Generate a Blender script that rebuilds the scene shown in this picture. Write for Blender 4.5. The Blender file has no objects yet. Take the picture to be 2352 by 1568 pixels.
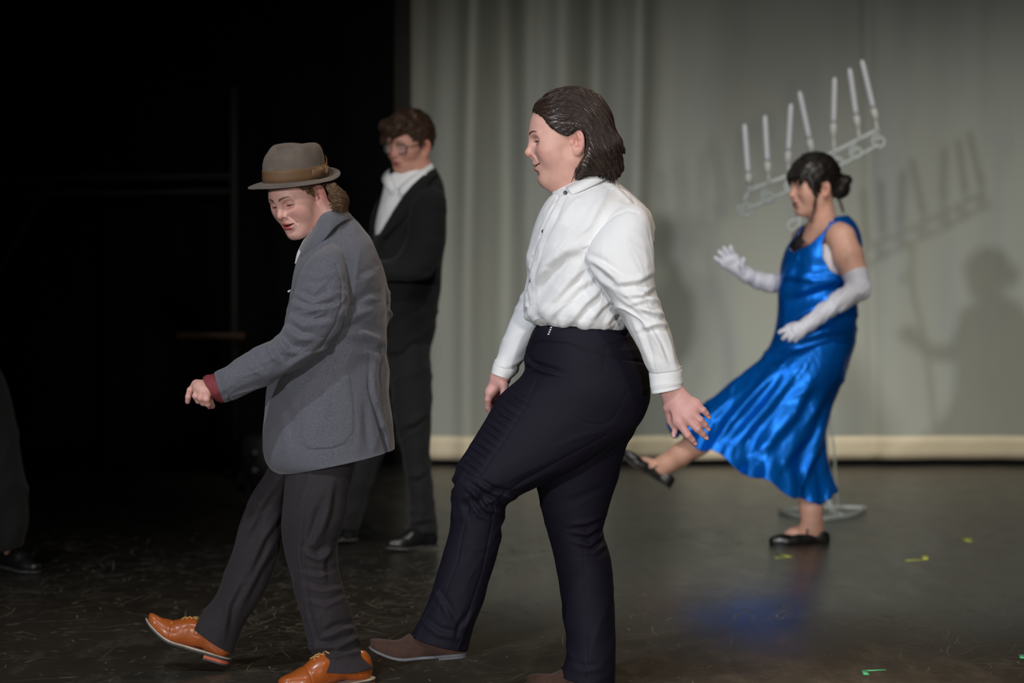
import bpy, bmesh, math, random
import numpy as np
from mathutils import Vector, Matrix

# ------------------------------------------------------------------ camera
SC = bpy.context.scene
COL = SC.collection
F_PX, CX, CY, EYE = 5553.0, 1176.0, 784.0, 1.21
PITCH = math.atan(223.0 / F_PX)
cam_data = bpy.data.cameras.new('camera')
cam = bpy.data.objects.new('camera', cam_data)
COL.objects.link(cam)
cam.location = (0, 0, EYE)
cam.rotation_euler = (math.pi / 2 - PITCH, 0, 0)
cam_data.sensor_width = 36.0
cam_data.lens = 36.0 * F_PX / 2352.0
cam_data.clip_end = 100
cam_data.dof.use_dof = True
cam_data.dof.focus_distance = 6.45
cam_data.dof.aperture_fstop = 2.6
SC.camera = cam

# ------------------------------------------------------------------ world, lamps, exposure
world = bpy.data.worlds.new('dark_hall')
SC.world = world
world.use_nodes = True
world.node_tree.nodes['Background'].inputs[0].default_value = (0.5, 0.52, 0.6, 1)
world.node_tree.nodes['Background'].inputs[1].default_value = 0.012


def spot(name, loc, target, watts, color, cone, blend, size):
    l = bpy.data.lights.new(name, 'SPOT')
    l.energy = watts
    l.color = color
    l.spot_size = math.radians(cone)
    l.spot_blend = blend
    l.shadow_soft_size = size
    o = bpy.data.objects.new(name, l)
    COL.objects.link(o)
    o.location = loc
    d = Vector(target) - Vector(loc)
    o.rotation_euler = d.to_track_quat('-Z', 'Y').to_euler()
    return o


# front-of-house lamps, one on each side of the hall, and the rig above the stage
spot('house_spot', (-8.2, -14.0, 4.2), (0.45, 8.4, 0.42), 7600, (0.95, 0.97, 1.0), 15, 1.0, 0.28)
spot('house_spot', (3.45, -14.0, 3.0), (0.9, 8.4, 0.35), 5200, (1.0, 0.93, 0.84), 15, 1.0, 0.45)
spot('rig_spot', (-2.4, 2.9, 5.6), (-0.2, 6.8, 0.9), 560, (0.86, 0.92, 1.0), 44, 0.9, 0.12)
spot('rig_spot', (1.3, 2.3, 6.0), (0.0, 6.9, 0.9), 300, (1.0, 0.92, 0.80), 44, 0.9, 0.12)
spot('rig_spot', (2.6, 10.6, 6.0), (0.0, 7.0, 1.2), 480, (1.0, 0.70, 0.42), 46, 0.9, 0.10)
spot('rig_spot', (1.6, 5.6, 6.4), (1.5, 9.8, 0.9), 620, (1.0, 0.97, 0.9), 44, 0.9, 0.12)
spot('added_backdrop_wash', (0.0, 8.2, 6.4), (0.2, 13.25, -0.45), 560, (0.98, 1.0, 0.95), 36, 1.0, 0.20)  # unseen lamp, added with the next one to brighten the lower backdrop
spot('added_backdrop_wash', (2.6, 8.2, 6.4), (2.75, 13.25, -0.5), 850, (1.0, 0.98, 0.88), 36, 1.0, 0.20)

SC.view_settings.view_transform = 'Standard'
SC.view_settings.look = 'None'
SC.view_settings.gamma = 1.0
SC.view_settings.use_curve_mapping = False
SC.view_settings.exposure = 0.0
SC.cycles.use_denoising = True
SC.cycles.max_bounces = 6

# ------------------------------------------------------------------ placing helpers
_cp, _sp = math.cos(PITCH), math.sin(PITCH)


def at(px, py, Y):
    """world point seen at photo pixel px, py at depth Y metres"""
    a = (px - CX) / F_PX
    b = (CY - py) / F_PX
    dy = _cp + b * _sp
    dz = -_sp + b * _cp
    t = Y / dy
    return np.array([a * t, Y, EYE + dz * t])


def proj(V):
    V = np.asarray(V)
    x, y, z = V[..., 0], V[..., 1], V[..., 2] - EYE
    depth = y * _cp - z * _sp
    up = y * _sp + z * _cp
    return CX + F_PX * x / depth, CY - F_PX * up / depth


def floor_at(px, py):
    b = (CY - py) / F_PX
    dz = -_sp + b * _cp
    t = -EYE / dz
    return at(px, py, t * (_cp + b * _sp))


def lin(r, g, b):
    f = lambda c: (c / 255 / 12.92) if c / 255 <= 0.04045 else ((c / 255 + 0.055) / 1.055) ** 2.4
    return (f(r), f(g), f(b), 1.0)

# ------------------------------------------------------------------ mesh helpers
def link(name, V, F, mat=None, parent=None, smooth=True, col=None, mats=None, fmat=None, sharp=None):
    """one mesh object from vertex array and face list (quads/tris array or list of tuples)"""
    me = bpy.data.meshes.new(name)
    V = np.asarray(V, dtype=np.float64)
    if isinstance(F, np.ndarray):
        n, k = F.shape
        me.vertices.add(len(V)); me.vertices.foreach_set('co', V.ravel())
        me.loops.add(n * k); me.loops.foreach_set('vertex_index', F.ravel().astype(np.int32))
        me.polygons.add(n)
        me.polygons.foreach_set('loop_start', np.arange(0, n * k, k, dtype=np.int32))
        me.update(calc_edges=True)
    else:
        me.from_pydata([tuple(v) for v in V], [], [tuple(int(i) for i in f) for f in F])
        me.update()
    if mats:
        for m in mats:
            me.materials.append(m)
        me.polygons.foreach_set('material_index', np.asarray(fmat, dtype=np.int32))
    elif mat:
        me.materials.append(mat)
    if smooth:
        me.polygons.foreach_set('use_smooth', np.ones(len(me.polygons), dtype=bool))
        if sharp is not None:
            me.set_sharp_from_angle(angle=math.radians(sharp))
    if col is not None:
        a = me.color_attributes.new('Col', 'FLOAT_COLOR', 'POINT')
        a.data.foreach_set('color', np.asarray(col, dtype=np.float32).ravel())
    me.validate()
    o = bpy.data.objects.new(name, me)
    COL.objects.link(o)
    if parent is not None:
        o.parent = parent
        o.matrix_parent_inverse = root_inv(parent)
    return o


def root_inv(p):
    if p.parent is not None:
        return Matrix.Identity(4)
    return Matrix.LocRotScale(p.location, p.rotation_euler, p.scale).inverted()


def tag(o, label, cat, group=None, kind=None):
    o['label'] = label
    o['category'] = cat
    if group: o['group'] = group
    if kind: o['kind'] = kind
    return o


def thing(name, loc, label, cat, group=None):
    o = bpy.data.objects.new(name, None)
    o.empty_display_size = 0.1
    COL.objects.link(o)
    o.location = [float(c) for c in loc]
    return tag(o, label, cat, group)


def struct(o):
    o['kind'] = 'structure'
    return o


def merge(*parts):
    """join (V, F[, col]) tuples; quads only; returns V, F, col"""
    Vs, Fs, Cs, n = [], [], [], 0
    for p in parts:
        Vs.append(p[0]); Fs.append(np.asarray(p[1]) + n); n += len(p[0])
        if len(p) > 2 and p[2] is not None: Cs.append(p[2])
    return np.vstack(Vs), np.vstack(Fs), (np.vstack(Cs) if Cs else None)


def box_vf(lo, hi):
    x0, y0, z0 = lo; x1, y1, z1 = hi
    V = np.array([[x0, y0, z0], [x1, y0, z0], [x1, y1, z0], [x0, y1, z0], [x0, y0, z1], [x1, y0, z1], [x1, y1, z1], [x0, y1, z1]], float)
    F = np.array([[0, 3, 2, 1], [4, 5, 6, 7], [0, 1, 5, 4], [1, 2, 6, 5], [2, 3, 7, 6], [3, 0, 4, 7]])
    return V, F


# ------------------------------------------------------------------ noise
def _hash(ix, iy, iz, seed):
    with np.errstate(over='ignore'):
        h = (ix.astype(np.uint32) * np.uint32(374761393) + iy.astype(np.uint32) * np.uint32(668265263)
             + iz.astype(np.uint32) * np.uint32(2147483647) + np.uint32(seed) * np.uint32(974634777))
        h = (h ^ (h >> np.uint32(13))) * np.uint32(1274126177)
        h = h ^ (h >> np.uint32(16))
    return h.astype(np.float64) / 4294967295.0 * 2 - 1


def noise3(P, seed=0):
    P = np.asarray(P, float)
    i = np.floor(P).astype(np.int64); f = P - i
    u = f * f * f * (f * (f * 6 - 15) + 10)
    r = 0
    for dx in (0, 1):
        wx = u[..., 0] if dx else 1 - u[..., 0]
        for dy in (0, 1):
            wy = u[..., 1] if dy else 1 - u[..., 1]
            for dz in (0, 1):
                wz = u[..., 2] if dz else 1 - u[..., 2]
                r = r + wx * wy * wz * _hash(i[..., 0] + dx, i[..., 1] + dy, i[..., 2] + dz, seed)
    return r


def fold_noise(V, ang, wl, stretch, seed=0, sharp=1.0):
    """cloth folds: ridges running along direction ang (degrees in the xz plane, 0 = +x), wl = spacing in m"""
    a = math.radians(ang)
    u = V[..., 0] * math.cos(a) + V[..., 2] * math.sin(a)
    v = -V[..., 0] * math.sin(a) + V[..., 2] * math.cos(a)
    w = V[..., 1]
    q = np.stack([u / (wl * stretch), v / wl, w / (wl * 2.2)], -1)
    warp = noise3(q * 0.7 + 11.3, seed + 5)
    q = q + np.stack([0 * warp, 0.9 * warp, 0 * warp], -1)
    n = noise3(q, seed)
    r = 1 - np.abs(n) * 2.2
    return (r * sharp + n * (1 - sharp)) - 0.35 * sharp


# ------------------------------------------------------------------ signed distance modelling
def vlen(q): return np.sqrt(q[:, 0] * q[:, 0] + q[:, 1] * q[:, 1] + q[:, 2] * q[:, 2])


def smin(a, b, k):
    if k <= 0: return np.minimum(a, b)
    h = np.maximum(k - np.abs(a - b), 0) / k
    return np.minimum(a, b) - h * h * k * 0.25


def smax(a, b, k):
    return -smin(-a, -b, k)


def rcone(P, a, b, ra, rb, flat=None):
    a = np.asarray(a, float); b = np.asarray(b, float)
    ab = b - a
    if flat is not None:      # (axis, factor): squash distances along an axis
        q = P - a
        ax, fac = np.asarray(flat[0], float), flat[1]
        ax = ax / np.linalg.norm(ax)
        q = q + (q @ ax)[:, None] * ax * (1 / fac - 1)
        ab = ab + (ab @ ax) * ax * (1 / fac - 1)
        x, y, z = q[:, 0], q[:, 1], q[:, 2]
    else:
        x, y, z = P[:, 0] - a[0], P[:, 1] - a[1], P[:, 2] - a[2]
    n2 = max(float(ab @ ab), 1e-12)
    t = np.clip((x * ab[0] + y * ab[1] + z * ab[2]) * (1 / n2), 0, 1)
    x = x - t * ab[0]; y = y - t * ab[1]; z = z - t * ab[2]
    return np.sqrt(x * x + y * y + z * z) - (ra + (rb - ra) * t)


def ellip(P, c, r, R=None):
    if R is not None:
        q = (P - np.asarray(c, float)) @ R
        x, y, z = q[:, 0], q[:, 1], q[:, 2]
    else:
        x, y, z = P[:, 0] - c[0], P[:, 1] - c[1], P[:, 2] - c[2]
    x = x / r[0]; y = y / r[1]; z = z / r[2]
    k0 = np.sqrt(x * x + y * y + z * z)
    x = x / r[0]; y = y / r[1]; z = z / r[2]
    k1 = np.sqrt(x * x + y * y + z * z)
    return k0 * (k0 - 1) / np.maximum(k1, 1e-9)


def rot(ax, deg):
    return np.array(Matrix.Rotation(math.radians(deg), 3, ax))


def chain(P, pts, k=0.0, flat=None):
    """pts: list of (point, radius)"""
    d = None
    for (a, ra), (b, rb) in zip(pts[:-1], pts[1:]):
        e = rcone(P, a, b, ra, rb, flat)
        d = e if d is None else smin(d, e, k)
    return d


def poly2d(x, y, pts):
    """signed distance to a polygon, negative inside"""
    pts = np.asarray(pts, float)
    n = len(pts)
    d = np.full(x.shape, 1e9); s = np.ones(x.shape)
    for i in range(n):
        j = (i - 1) % n
        ex, ey = pts[j] - pts[i]
        wx, wy = x - pts[i, 0], y - pts[i, 1]
        t = np.clip((wx * ex + wy * ey) / (ex * ex + ey * ey), 0, 1)
        d = np.minimum(d, (wx - ex * t) ** 2 + (wy - ey * t) ** 2)
        c1 = y >= pts[i, 1]; c2 = y < pts[j, 1]; c3 = ex * wy > ey * wx
        s = np.where((c1 & c2 & c3) | (~c1 & ~c2 & ~c3), -s, s)
    return s * np.sqrt(d)


def eval_chunks(f, P, n=40000):
    if len(P) <= n: return f(np.asfortranarray(P))
    return np.concatenate([f(np.asfortranarray(P[i:i + n])) for i in range(0, len(P), n)])


def mesh_sdf(f, lo, hi, h, newton=1, margin=1.3):
    lo = np.asarray(lo, float); hi = np.asarray(hi, float)
    B = 8
    nb = np.ceil((hi - lo) / (h * B)).astype(int) + 1
    n = nb * B
    cg = np.stack(np.meshgrid(*[lo[i] + h * (np.arange(nb[i]) * B + (B - 1) / 2) for i in range(3)], indexing='ij'), -1).reshape(-1, 3)
    cd = eval_chunks(f, cg)
    act = np.abs(cd) < h * B * 0.87 * margin
    vals = np.where(cd < 0, -1.0, 1.0).reshape(nb)
    vals = np.repeat(np.repeat(np.repeat(vals, B, 0), B, 1), B, 2)
    ai = np.argwhere(act.reshape(nb))
    off = np.stack(np.meshgrid(*[np.arange(B)] * 3, indexing='ij'), -1).reshape(-1, 3)
    idx = (ai[:, None, :] * B + off[None]).reshape(-1, 3)
    v = eval_chunks(f, lo + idx * h)
    vals[idx[:, 0], idx[:, 1], idx[:, 2]] = v
    inside = vals < 0
    c = sum(inside[a:n[0] - 1 + a, b:n[1] - 1 + b, d:n[2] - 1 + d].astype(np.int8) for a in (0, 1) for b in (0, 1) for d in (0, 1))
    cells = np.argwhere((c > 0) & (c < 8))
    vid = np.full(c.shape, -1, dtype=np.int64)
    vid[cells[:, 0], cells[:, 1], cells[:, 2]] = np.arange(len(cells))
    acc = np.zeros((len(cells), 3)); cnt = np.zeros(len(cells))
    corners = [np.array(x) for x in np.ndindex(2, 2, 2)]
    cv = {tuple(k): vals[cells[:, 0] + k[0], cells[:, 1] + k[1], cells[:, 2] + k[2]] for k in corners}
    for ka in corners:
        for ax in range(3):
            if ka[ax] == 0:
                kb = ka.copy(); kb[ax] = 1
                a, b = cv[tuple(ka)], cv[tuple(kb)]
                m = (a < 0) != (b < 0)
                t = np.where(m, a / np.where(m, a - b, 1), 0)
                p = np.tile(ka.astype(float), (len(cells), 1)); p[:, ax] = t
                acc[m] += p[m]; cnt[m] += 1
    V = lo + (cells + acc / cnt[:, None]) * h
    faces = []
    for ax in range(3):
        o1, o2 = (ax + 1) % 3, (ax + 2) % 3
        sl = [slice(None)] * 3; sh = [slice(None)] * 3
        sl[ax] = slice(0, -1); sh[ax] = slice(1, None)
        A, Bv = inside[tuple(sl)], inside[tuple(sh)]
        e = np.argwhere(A != Bv)
        e = e[(e[:, o1] > 0) & (e[:, o2] > 0) & (e[:, o1] < n[o1] - 1) & (e[:, o2] < n[o2] - 1) & (e[:, ax] < n[ax] - 1)]
        flip = A[e[:, 0], e[:, 1], e[:, 2]]
        q = []
        for da, db in ((-1, -1), (0, -1), (0, 0), (-1, 0)):
            t = e.copy(); t[:, o1] += da; t[:, o2] += db
            q.append(vid[t[:, 0], t[:, 1], t[:, 2]])
        q = np.stack(q, 1)
        q[~flip] = q[~flip][:, ::-1]
        faces.append(q[(q >= 0).all(1)])
    Fq = np.vstack(faces)
    for _ in range(newton):
        d = eval_chunks(f, V)
        g = grad(f, V, h * 0.5)
        V = V - np.clip(d, -h, h)[:, None] * g * 0.8
    return V, Fq


def grad(f, V, e):
    K = np.array([[1, -1, -1], [-1, -1, 1], [-1, 1, -1], [1, 1, 1]], float)
    g = sum(k * eval_chunks(f, V + k * e)[:, None] for k in K)
    return g / np.maximum(np.linalg.norm(g, axis=1, keepdims=True), 1e-9)


# ------------------------------------------------------------------ tubes of cloth traced ring by ring
def spline(K, n, power=None):
    """resample key rows by Catmull-Rom; rows are arbitrary vectors"""
    K = np.asarray(K, float)
    m = len(K)
    seg = np.linalg.norm(np.diff(K[:, :4], axis=0), axis=1) + 1e-6
    s = np.concatenate([[0], np.cumsum(seg)])
    x = np.linspace(0, s[-1], n)
    i = np.clip(np.searchsorted(s, x, side='right') - 1, 0, m - 2)
    t = ((x - s[i]) / seg[i])[:, None]
    # monotone-ish tangents
    dl = np.diff(K, axis=0) / seg[:, None]
    T = np.zeros_like(K)
    T[0], T[-1] = dl[0], dl[-1]
    if m > 2:
        w0, w1 = seg[1:, None], seg[:-1, None]
        T[1:-1] = (dl[:-1] * w0 + dl[1:] * w1) / (w0 + w1)
    h = seg[i][:, None]
    t2, t3 = t * t, t * t * t
    return (2 * t3 - 3 * t2 + 1) * K[i] + (t3 - 2 * t2 + t) * h * T[i] + (-2 * t3 + 3 * t2) * K[i + 1] + (t3 - t2) * h * T[i + 1]


class Tube:
    """keys: rows (xl, yl, xr, yr, depth offset of centre, half depth[, squareness]) in photo pixels / metres"""

    def __init__(self, Y, keys, nt=120, nth=96):
        keys = [list(k) + [2.0] * (7 - len(k)) for k in keys]
        R = spline(keys, nt)
        self.Y, self.nt, self.nth = Y, nt, nth
        th = np.linspace(0, 2 * np.pi, nth, endpoint=False)
        V = np.zeros((nt, nth, 3))
        for i, (xl, yl, xr, yr, dc, dh, sq) in enumerate(R):
            a, b = at(xl, yl, Y + dc), at(xr, yr, Y + dc)
            c, u = (a + b) / 2, (b - a) / 2
            co, si = np.cos(th), np.sin(th)
            e = 2.0 / sq
            cx = np.sign(co) * np.abs(co) ** e
            sx = np.sign(si) * np.abs(si) ** e
            V[i] = c + cx[:, None] * u + sx[:, None] * np.array([0, max(dh, 0.002), 0])
        self.V = V
        self.th = np.tile(th, (nt, 1))
        self.t = np.tile(np.linspace(0, 1, nt)[:, None], (1, nth))

    def normals(self):
        V = self.V
        du = np.roll(V, -1, 1) - np.roll(V, 1, 1)
        dv = np.gradient(V, axis=0)
        n = np.cross(du, dv)
        n /= np.maximum(np.linalg.norm(n, axis=2, keepdims=True), 1e-12)
        c = V.mean(1, keepdims=True)
        if ((V - c) * n).sum() < 0: n = -n
        return n

    def push(self, amount):
        self.V = self.V + self.normals() * amount[..., None]
        return self

    def crease(self, items, front=True):
        """items: (polyline px points, amplitude m, width px[, mode]) pressed into / raised from the near side"""
        n = self.normals()
        px, py = proj(self.V)
        face = np.clip(-n[..., 1] * 2.5 + 0.3, 0, 1) if front else np.clip(n[..., 1] * 2.5 + 0.3, 0, 1)
        amt = np.zeros(px.shape)
        for it in items:
            amt += crease_field(px, py, *it)
        self.V = self.V + n * (amt * face)[..., None]
        return self

    def faces(self, closed_ends=(False, False)):
        nt, nth = self.V.shape[:2]
        i, j = np.meshgrid(np.arange(nt - 1), np.arange(nth), indexing='ij')
        a = i * nth + j; b = i * nth + (j + 1) % nth
        c = (i + 1) * nth + (j + 1) % nth; d = (i + 1) * nth + j
        return np.stack([a, d, c, b], -1).reshape(-1, 4)

    def vf(self, hem0=0.0, hem1=0.0, thick=0.004, keep=None):
        """vertex / face arrays; hem0, hem1 fold the cloth inside by that many metres at the two ends"""
        rows = [self.V]
        if hem1 > 0: rows.append(self._fold(-1, hem1, thick))
        if hem0 > 0: rows.insert(0, self._fold(0, hem0, thick)[::-1])
        V = np.concatenate(rows, 0)
        keepmask = None
        t = Tube.__new__(Tube); t.V = V
        Fq = t.faces()
        if keep is not None:
            cen = V.reshape(-1, 3)[Fq].mean(1)
            Fq = Fq[keep(cen)]
        return V.reshape(-1, 3), Fq

    def _fold(self, end, depth, thick):
        """rows of an inner layer following the cloth back from its open end"""
        V = self.V if end == -1 else self.V[::-1]
        cen = V.mean(1)
        out = []
        acc, i = 0.0, len(V) - 1
        marks = [0.0, depth * 0.4, depth]
        r = V[-1]; rad = r - r.mean(0); rl = np.maximum(np.linalg.norm(rad, axis=1, keepdims=True), 1e-6)
        out.append(r - rad / rl * thick * 0.4)
        for m_ in marks:
            while acc < m_ and i > 1:
                acc += np.linalg.norm(cen[i] - cen[i - 1]); i -= 1
            r = V[i]; rad = r - r.mean(0); rl = np.maximum(np.linalg.norm(rad, axis=1, keepdims=True), 1e-6)
            out.append(r - rad / rl * np.minimum(thick * (1 if m_ == 0 else 2.2), rl * 0.5))
        return np.stack(out, 0)


def crease_field(px, py, pts, amp, width, mode='g'):
    pts = np.asarray(pts, float)
    best = np.full(px.shape, 1e9); sgn = np.ones(px.shape); along = np.zeros(px.shape)
    seg = np.linalg.norm(np.diff(pts, axis=0), axis=1)
    tot = seg.sum(); acc = 0
    for k in range(len(pts) - 1):
        a, b = pts[k], pts[k + 1]
        e = b - a
        wx, wy = px - a[0], py - a[1]
        t = np.clip((wx * e[0] + wy * e[1]) / (e @ e), 0, 1)
        dx, dy = wx - t * e[0], wy - t * e[1]
        d = np.sqrt(dx * dx + dy * dy)
        m = d < best
        best = np.where(m, d, best)
        sgn = np.where(m, np.sign(e[0] * wy - e[1] * wx), sgn)
        along = np.where(m, (acc + t * seg[k]) / tot, along)
        acc += seg[k]
    x = best / width
    if mode == 'g':        # plain groove (amp<0) or ridge, fading to both ends
        return amp * np.exp(-x * x) * np.sin(np.pi * np.clip(along, 0.02, 0.98)) ** 0.6
    if mode == 'l':        # seam line, constant along its length
        return amp * np.exp(-x * x)
    if mode == 'f':        # fold: raised on one side (right of travel), sunk on the other
        s = x * sgn
        return amp * 2.2 * s * np.exp(-s * s) * np.sin(np.pi * np.clip(along, 0.02, 0.98)) ** 0.6
    if mode == 'p':        # closed patch standing proud (pocket): inside raised
        ins = poly2d(px, py, pts)
        return amp / (1 + np.exp(np.clip(ins / width, -30, 30)))
    return 0 * px


def tube_path(pts, radii, nth=10, closed=False):
    """plain round tube along world points, returns V, F (quads, capped by collapse)"""
    pts = np.asarray(pts, float); n = len(pts)
    radii = np.broadcast_to(np.asarray(radii, float), (n,))
    T = np.gradient(pts, axis=0)
    T /= np.linalg.norm(T, axis=1, keepdims=True)
    up = np.array([0, 1, 0.0]) if abs(T[0][1]) < 0.9 else np.array([1.0, 0, 0])
    rows = []
    N = np.cross(T[0], up); N /= np.linalg.norm(N)
    th = np.linspace(0, 2 * np.pi, nth, endpoint=False)
    for i in range(n):
        N = N - (N @ T[i]) * T[i]; N /= np.linalg.norm(N)
        Bn = np.cross(T[i], N)
        rows.append(pts[i] + radii[i] * (np.cos(th)[:, None] * N + np.sin(th)[:, None] * Bn))
    rows = [np.tile(pts[0], (nth, 1)) * 0.999 + rows[0] * 0.001] + rows + [np.tile(pts[-1], (nth, 1)) * 0.999 + rows[-1] * 0.001]
    V = np.array(rows)
    t = Tube.__new__(Tube); t.V = V
    return V.reshape(-1, 3), t.faces()[:, ::-1]


def smooth_pts(pts, n):
    P = np.asarray(pts, float)
    if P.shape[1] < 4: P = np.hstack([P, np.zeros((len(P), 4 - P.shape[1]))])
    return spline(P, n)[:, :np.asarray(pts).shape[1]]


def strands_vf(S, r0, r1, flat=1.0):
    """S: (count, n, 3) strand points -> three-sided tapering strands"""
    m, n, _ = S.shape
    T = np.gradient(S, axis=1)
    T /= np.maximum(np.linalg.norm(T, axis=2, keepdims=True), 1e-9)
    ref = np.array([0.3, 0.9, 0.2])
    N = np.cross(T, ref); N /= np.maximum(np.linalg.norm(N, axis=2, keepdims=True), 1e-9)
    Bn = np.cross(T, N)
    r = np.linspace(0, 1, n)
    rad = (r0 + (r1 - r0) * r) * np.clip(np.minimum(r * 12 + 0.4, 1), 0, 1)
    rad = rad[None, :, None]
    rows = []
    for k in range(3):
        a = 2 * np.pi * k / 3
        rows.append(S + rad * (math.cos(a) * N + math.sin(a) * Bn))
    V = np.stack(rows, 2).reshape(-1, 3)
    s, i, k = np.meshgrid(np.arange(m), np.arange(n - 1), np.arange(3), indexing='ij')
    base = s * n * 3
    a = base + i * 3 + k; b = base + i * 3 + (k + 1) % 3
    c = base + (i + 1) * 3 + (k + 1) % 3; d = base + (i + 1) * 3 + k
    return V, np.stack([a, b, c, d], -1).reshape(-1, 4)


def strip_vf(A, B, thick, normal=None):
    """a solid ribbon between polylines A and B (n,3) with thickness along its own normal"""
    A = np.asarray(A, float); B = np.asarray(B, float)
    n = len(A)
    T = np.gradient((A + B) / 2, axis=0)
    N = np.cross(T, B - A)
    N /= np.maximum(np.linalg.norm(N, axis=1, keepdims=True), 1e-9)
    h = N * thick / 2
    rows = np.stack([A + h, B + h, B - h, A - h], 1)
    V = rows.reshape(-1, 3)
    i, j = np.meshgrid(np.arange(n - 1), np.arange(4), indexing='ij')
    a = i * 4 + j; b = i * 4 + (j + 1) % 4; c = (i + 1) * 4 + (j + 1) % 4; d = (i + 1) * 4 + j
    Fq = np.stack([a, b, c, d], -1).reshape(-1, 4)
    e = (n - 1) * 4
    return V, np.vstack([Fq, [[3, 2, 1, 0]], [[e, e + 1, e + 2, e + 3]]])

# ------------------------------------------------------------------ materials
def new_mat(name):
    m = bpy.data.materials.new(name)
    m.use_nodes = True
    nt = m.node_tree
    return m, nt, nt.nodes['Principled BSDF']


def N(nt, kind, **kw):
    n = nt.nodes.new(kind)
    for k, v in kw.items():
        if k.startswith('i_'):
            n.inputs[int(k[2:]) if k[2:].isdigit() else k[2:].replace('_', ' ')].default_value = v
        else:
            setattr(n, k, v)
    return n


def mixcol(nt, fac, a, b, blend='MIX'):
    n = nt.nodes.new('ShaderNodeMix'); n.data_type = 'RGBA'; n.blend_type = blend
    for sock, v in ((n.inputs[0], fac), (n.inputs[6], a), (n.inputs[7], b)):
        if isinstance(v, (tuple, float, int)): sock.default_value = v
        else: nt.links.new(v, sock)
    return n.outputs[2]


def cloth(name, color, rough=0.85, sheen=0.0, vary=0.15, scale=60.0, bump=0.15, weave=0.0, melange=None, spec=0.25, metallic=0.0, bump_scale=None, aniso=None):
    m, nt, p = new_mat(name)
    tc = N(nt, 'ShaderNodeTexCoord')
    no = N(nt, 'ShaderNodeTexNoise'); no.inputs['Scale'].default_value = scale; no.inputs['Detail'].default_value = 4
    nt.links.new(tc.outputs['Object'], no.inputs['Vector'])
    dark = tuple(c * (1 - vary) for c in color[:3]) + (1,)
    lite = tuple(min(1, c * (1 + vary)) for c in color[:3]) + (1,)
    out = mixcol(nt, no.outputs['Fac'], dark, lite)
    if melange:
        n2 = N(nt, 'ShaderNodeTexNoise'); n2.inputs['Scale'].default_value = 900; n2.inputs['Detail'].default_value = 2
        mp = N(nt, 'ShaderNodeMapping'); mp.inputs['Scale'].default_value = (0.45, 1, 1.5)
        nt.links.new(tc.outputs['Object'], mp.inputs[0]); nt.links.new(mp.outputs[0], n2.inputs['Vector'])
        cr = N(nt, 'ShaderNodeValToRGB'); cr.color_ramp.elements[0].position = 0.38; cr.color_ramp.elements[1].position = 0.64
        nt.links.new(n2.outputs['Fac'], cr.inputs[0])
        out = mixcol(nt, cr.outputs[0], out, melange)
    nt.links.new(out, p.inputs['Base Color'])
    p.inputs['Roughness'].default_value = rough
    p.inputs['Specular IOR Level'].default_value = spec
    p.inputs['Metallic'].default_value = metallic
    if sheen: p.inputs['Sheen Weight'].default_value = sheen; p.inputs['Sheen Roughness'].default_value = 0.5
    if bump:
        b = N(nt, 'ShaderNodeBump'); b.inputs['Strength'].default_value = bump; b.inputs['Distance'].default_value = 0.002
        n3 = N(nt, 'ShaderNodeTexNoise'); n3.inputs['Scale'].default_value = bump_scale or 700; n3.inputs['Detail'].default_value = 3
        nt.links.new(tc.outputs['Object'], n3.inputs['Vector'])
        nt.links.new(n3.outputs['Fac'], b.inputs['Height']); nt.links.new(b.outputs[0], p.inputs['Normal'])
    return m


def skin_mat(name):
    m, nt, p = new_mat(name)
    at_ = N(nt, 'ShaderNodeAttribute'); at_.attribute_name = 'Col'
    tc = N(nt, 'ShaderNodeTexCoord')
    no = N(nt, 'ShaderNodeTexNoise'); no.inputs['Scale'].default_value = 45; no.inputs['Detail'].default_value = 5
    nt.links.new(tc.outputs['Object'], no.inputs['Vector'])
    out = mixcol(nt, no.outputs['Fac'], (0.86, 0.78, 0.77, 1), (1.12, 1.1, 1.1, 1))
    c = mixcol(nt, 1.0, at_.outputs['Color'], out, 'MULTIPLY')
    nt.links.new(c, p.inputs['Base Color'])
    p.inputs['Roughness'].default_value = 0.48
    p.inputs['Specular IOR Level'].default_value = 0.4
    p.inputs['Subsurface Weight'].default_value = 0.12
    p.inputs['Subsurface Radius'].default_value = (1.0, 0.35, 0.2)
    p.inputs['Subsurface Scale'].default_value = 0.008
    b = N(nt, 'ShaderNodeBump'); b.inputs['Strength'].default_value = 0.08; b.inputs['Distance'].default_value = 0.001
    n3 = N(nt, 'ShaderNodeTexNoise'); n3.inputs['Scale'].default_value = 900
    nt.links.new(tc.outputs['Object'], n3.inputs['Vector'])
    nt.links.new(n3.outputs['Fac'], b.inputs['Height']); nt.links.new(b.outputs[0], p.inputs['Normal'])
    return m


def plain(name, color, rough=0.5, spec=0.5, metallic=0.0, coat=0.0, transmission=0.0, alpha=1.0, vary=0.12, scale=30.0):
    m, nt, p = new_mat(name)
    tc = N(nt, 'ShaderNodeTexCoord')
    no = N(nt, 'ShaderNodeTexNoise'); no.inputs['Scale'].default_value = scale; no.inputs['Detail'].default_value = 4
    nt.links.new(tc.outputs['Object'], no.inputs['Vector'])
    dark = tuple(c * (1 - vary) for c in color[:3]) + (1,)
    lite = tuple(min(1, c * (1 + vary)) for c in color[:3]) + (1,)
    nt.links.new(mixcol(nt, no.outputs['Fac'], dark, lite), p.inputs['Base Color'])
    p.inputs['Roughness'].default_value = rough
    p.inputs['Specular IOR Level'].default_value = spec
    p.inputs['Metallic'].default_value = metallic
    p.inputs['Coat Weight'].default_value = coat
    p.inputs['Coat Roughness'].default_value = 0.15
    p.inputs['Transmission Weight'].default_value = transmission
    p.inputs['Alpha'].default_value = alpha
    return m


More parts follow.
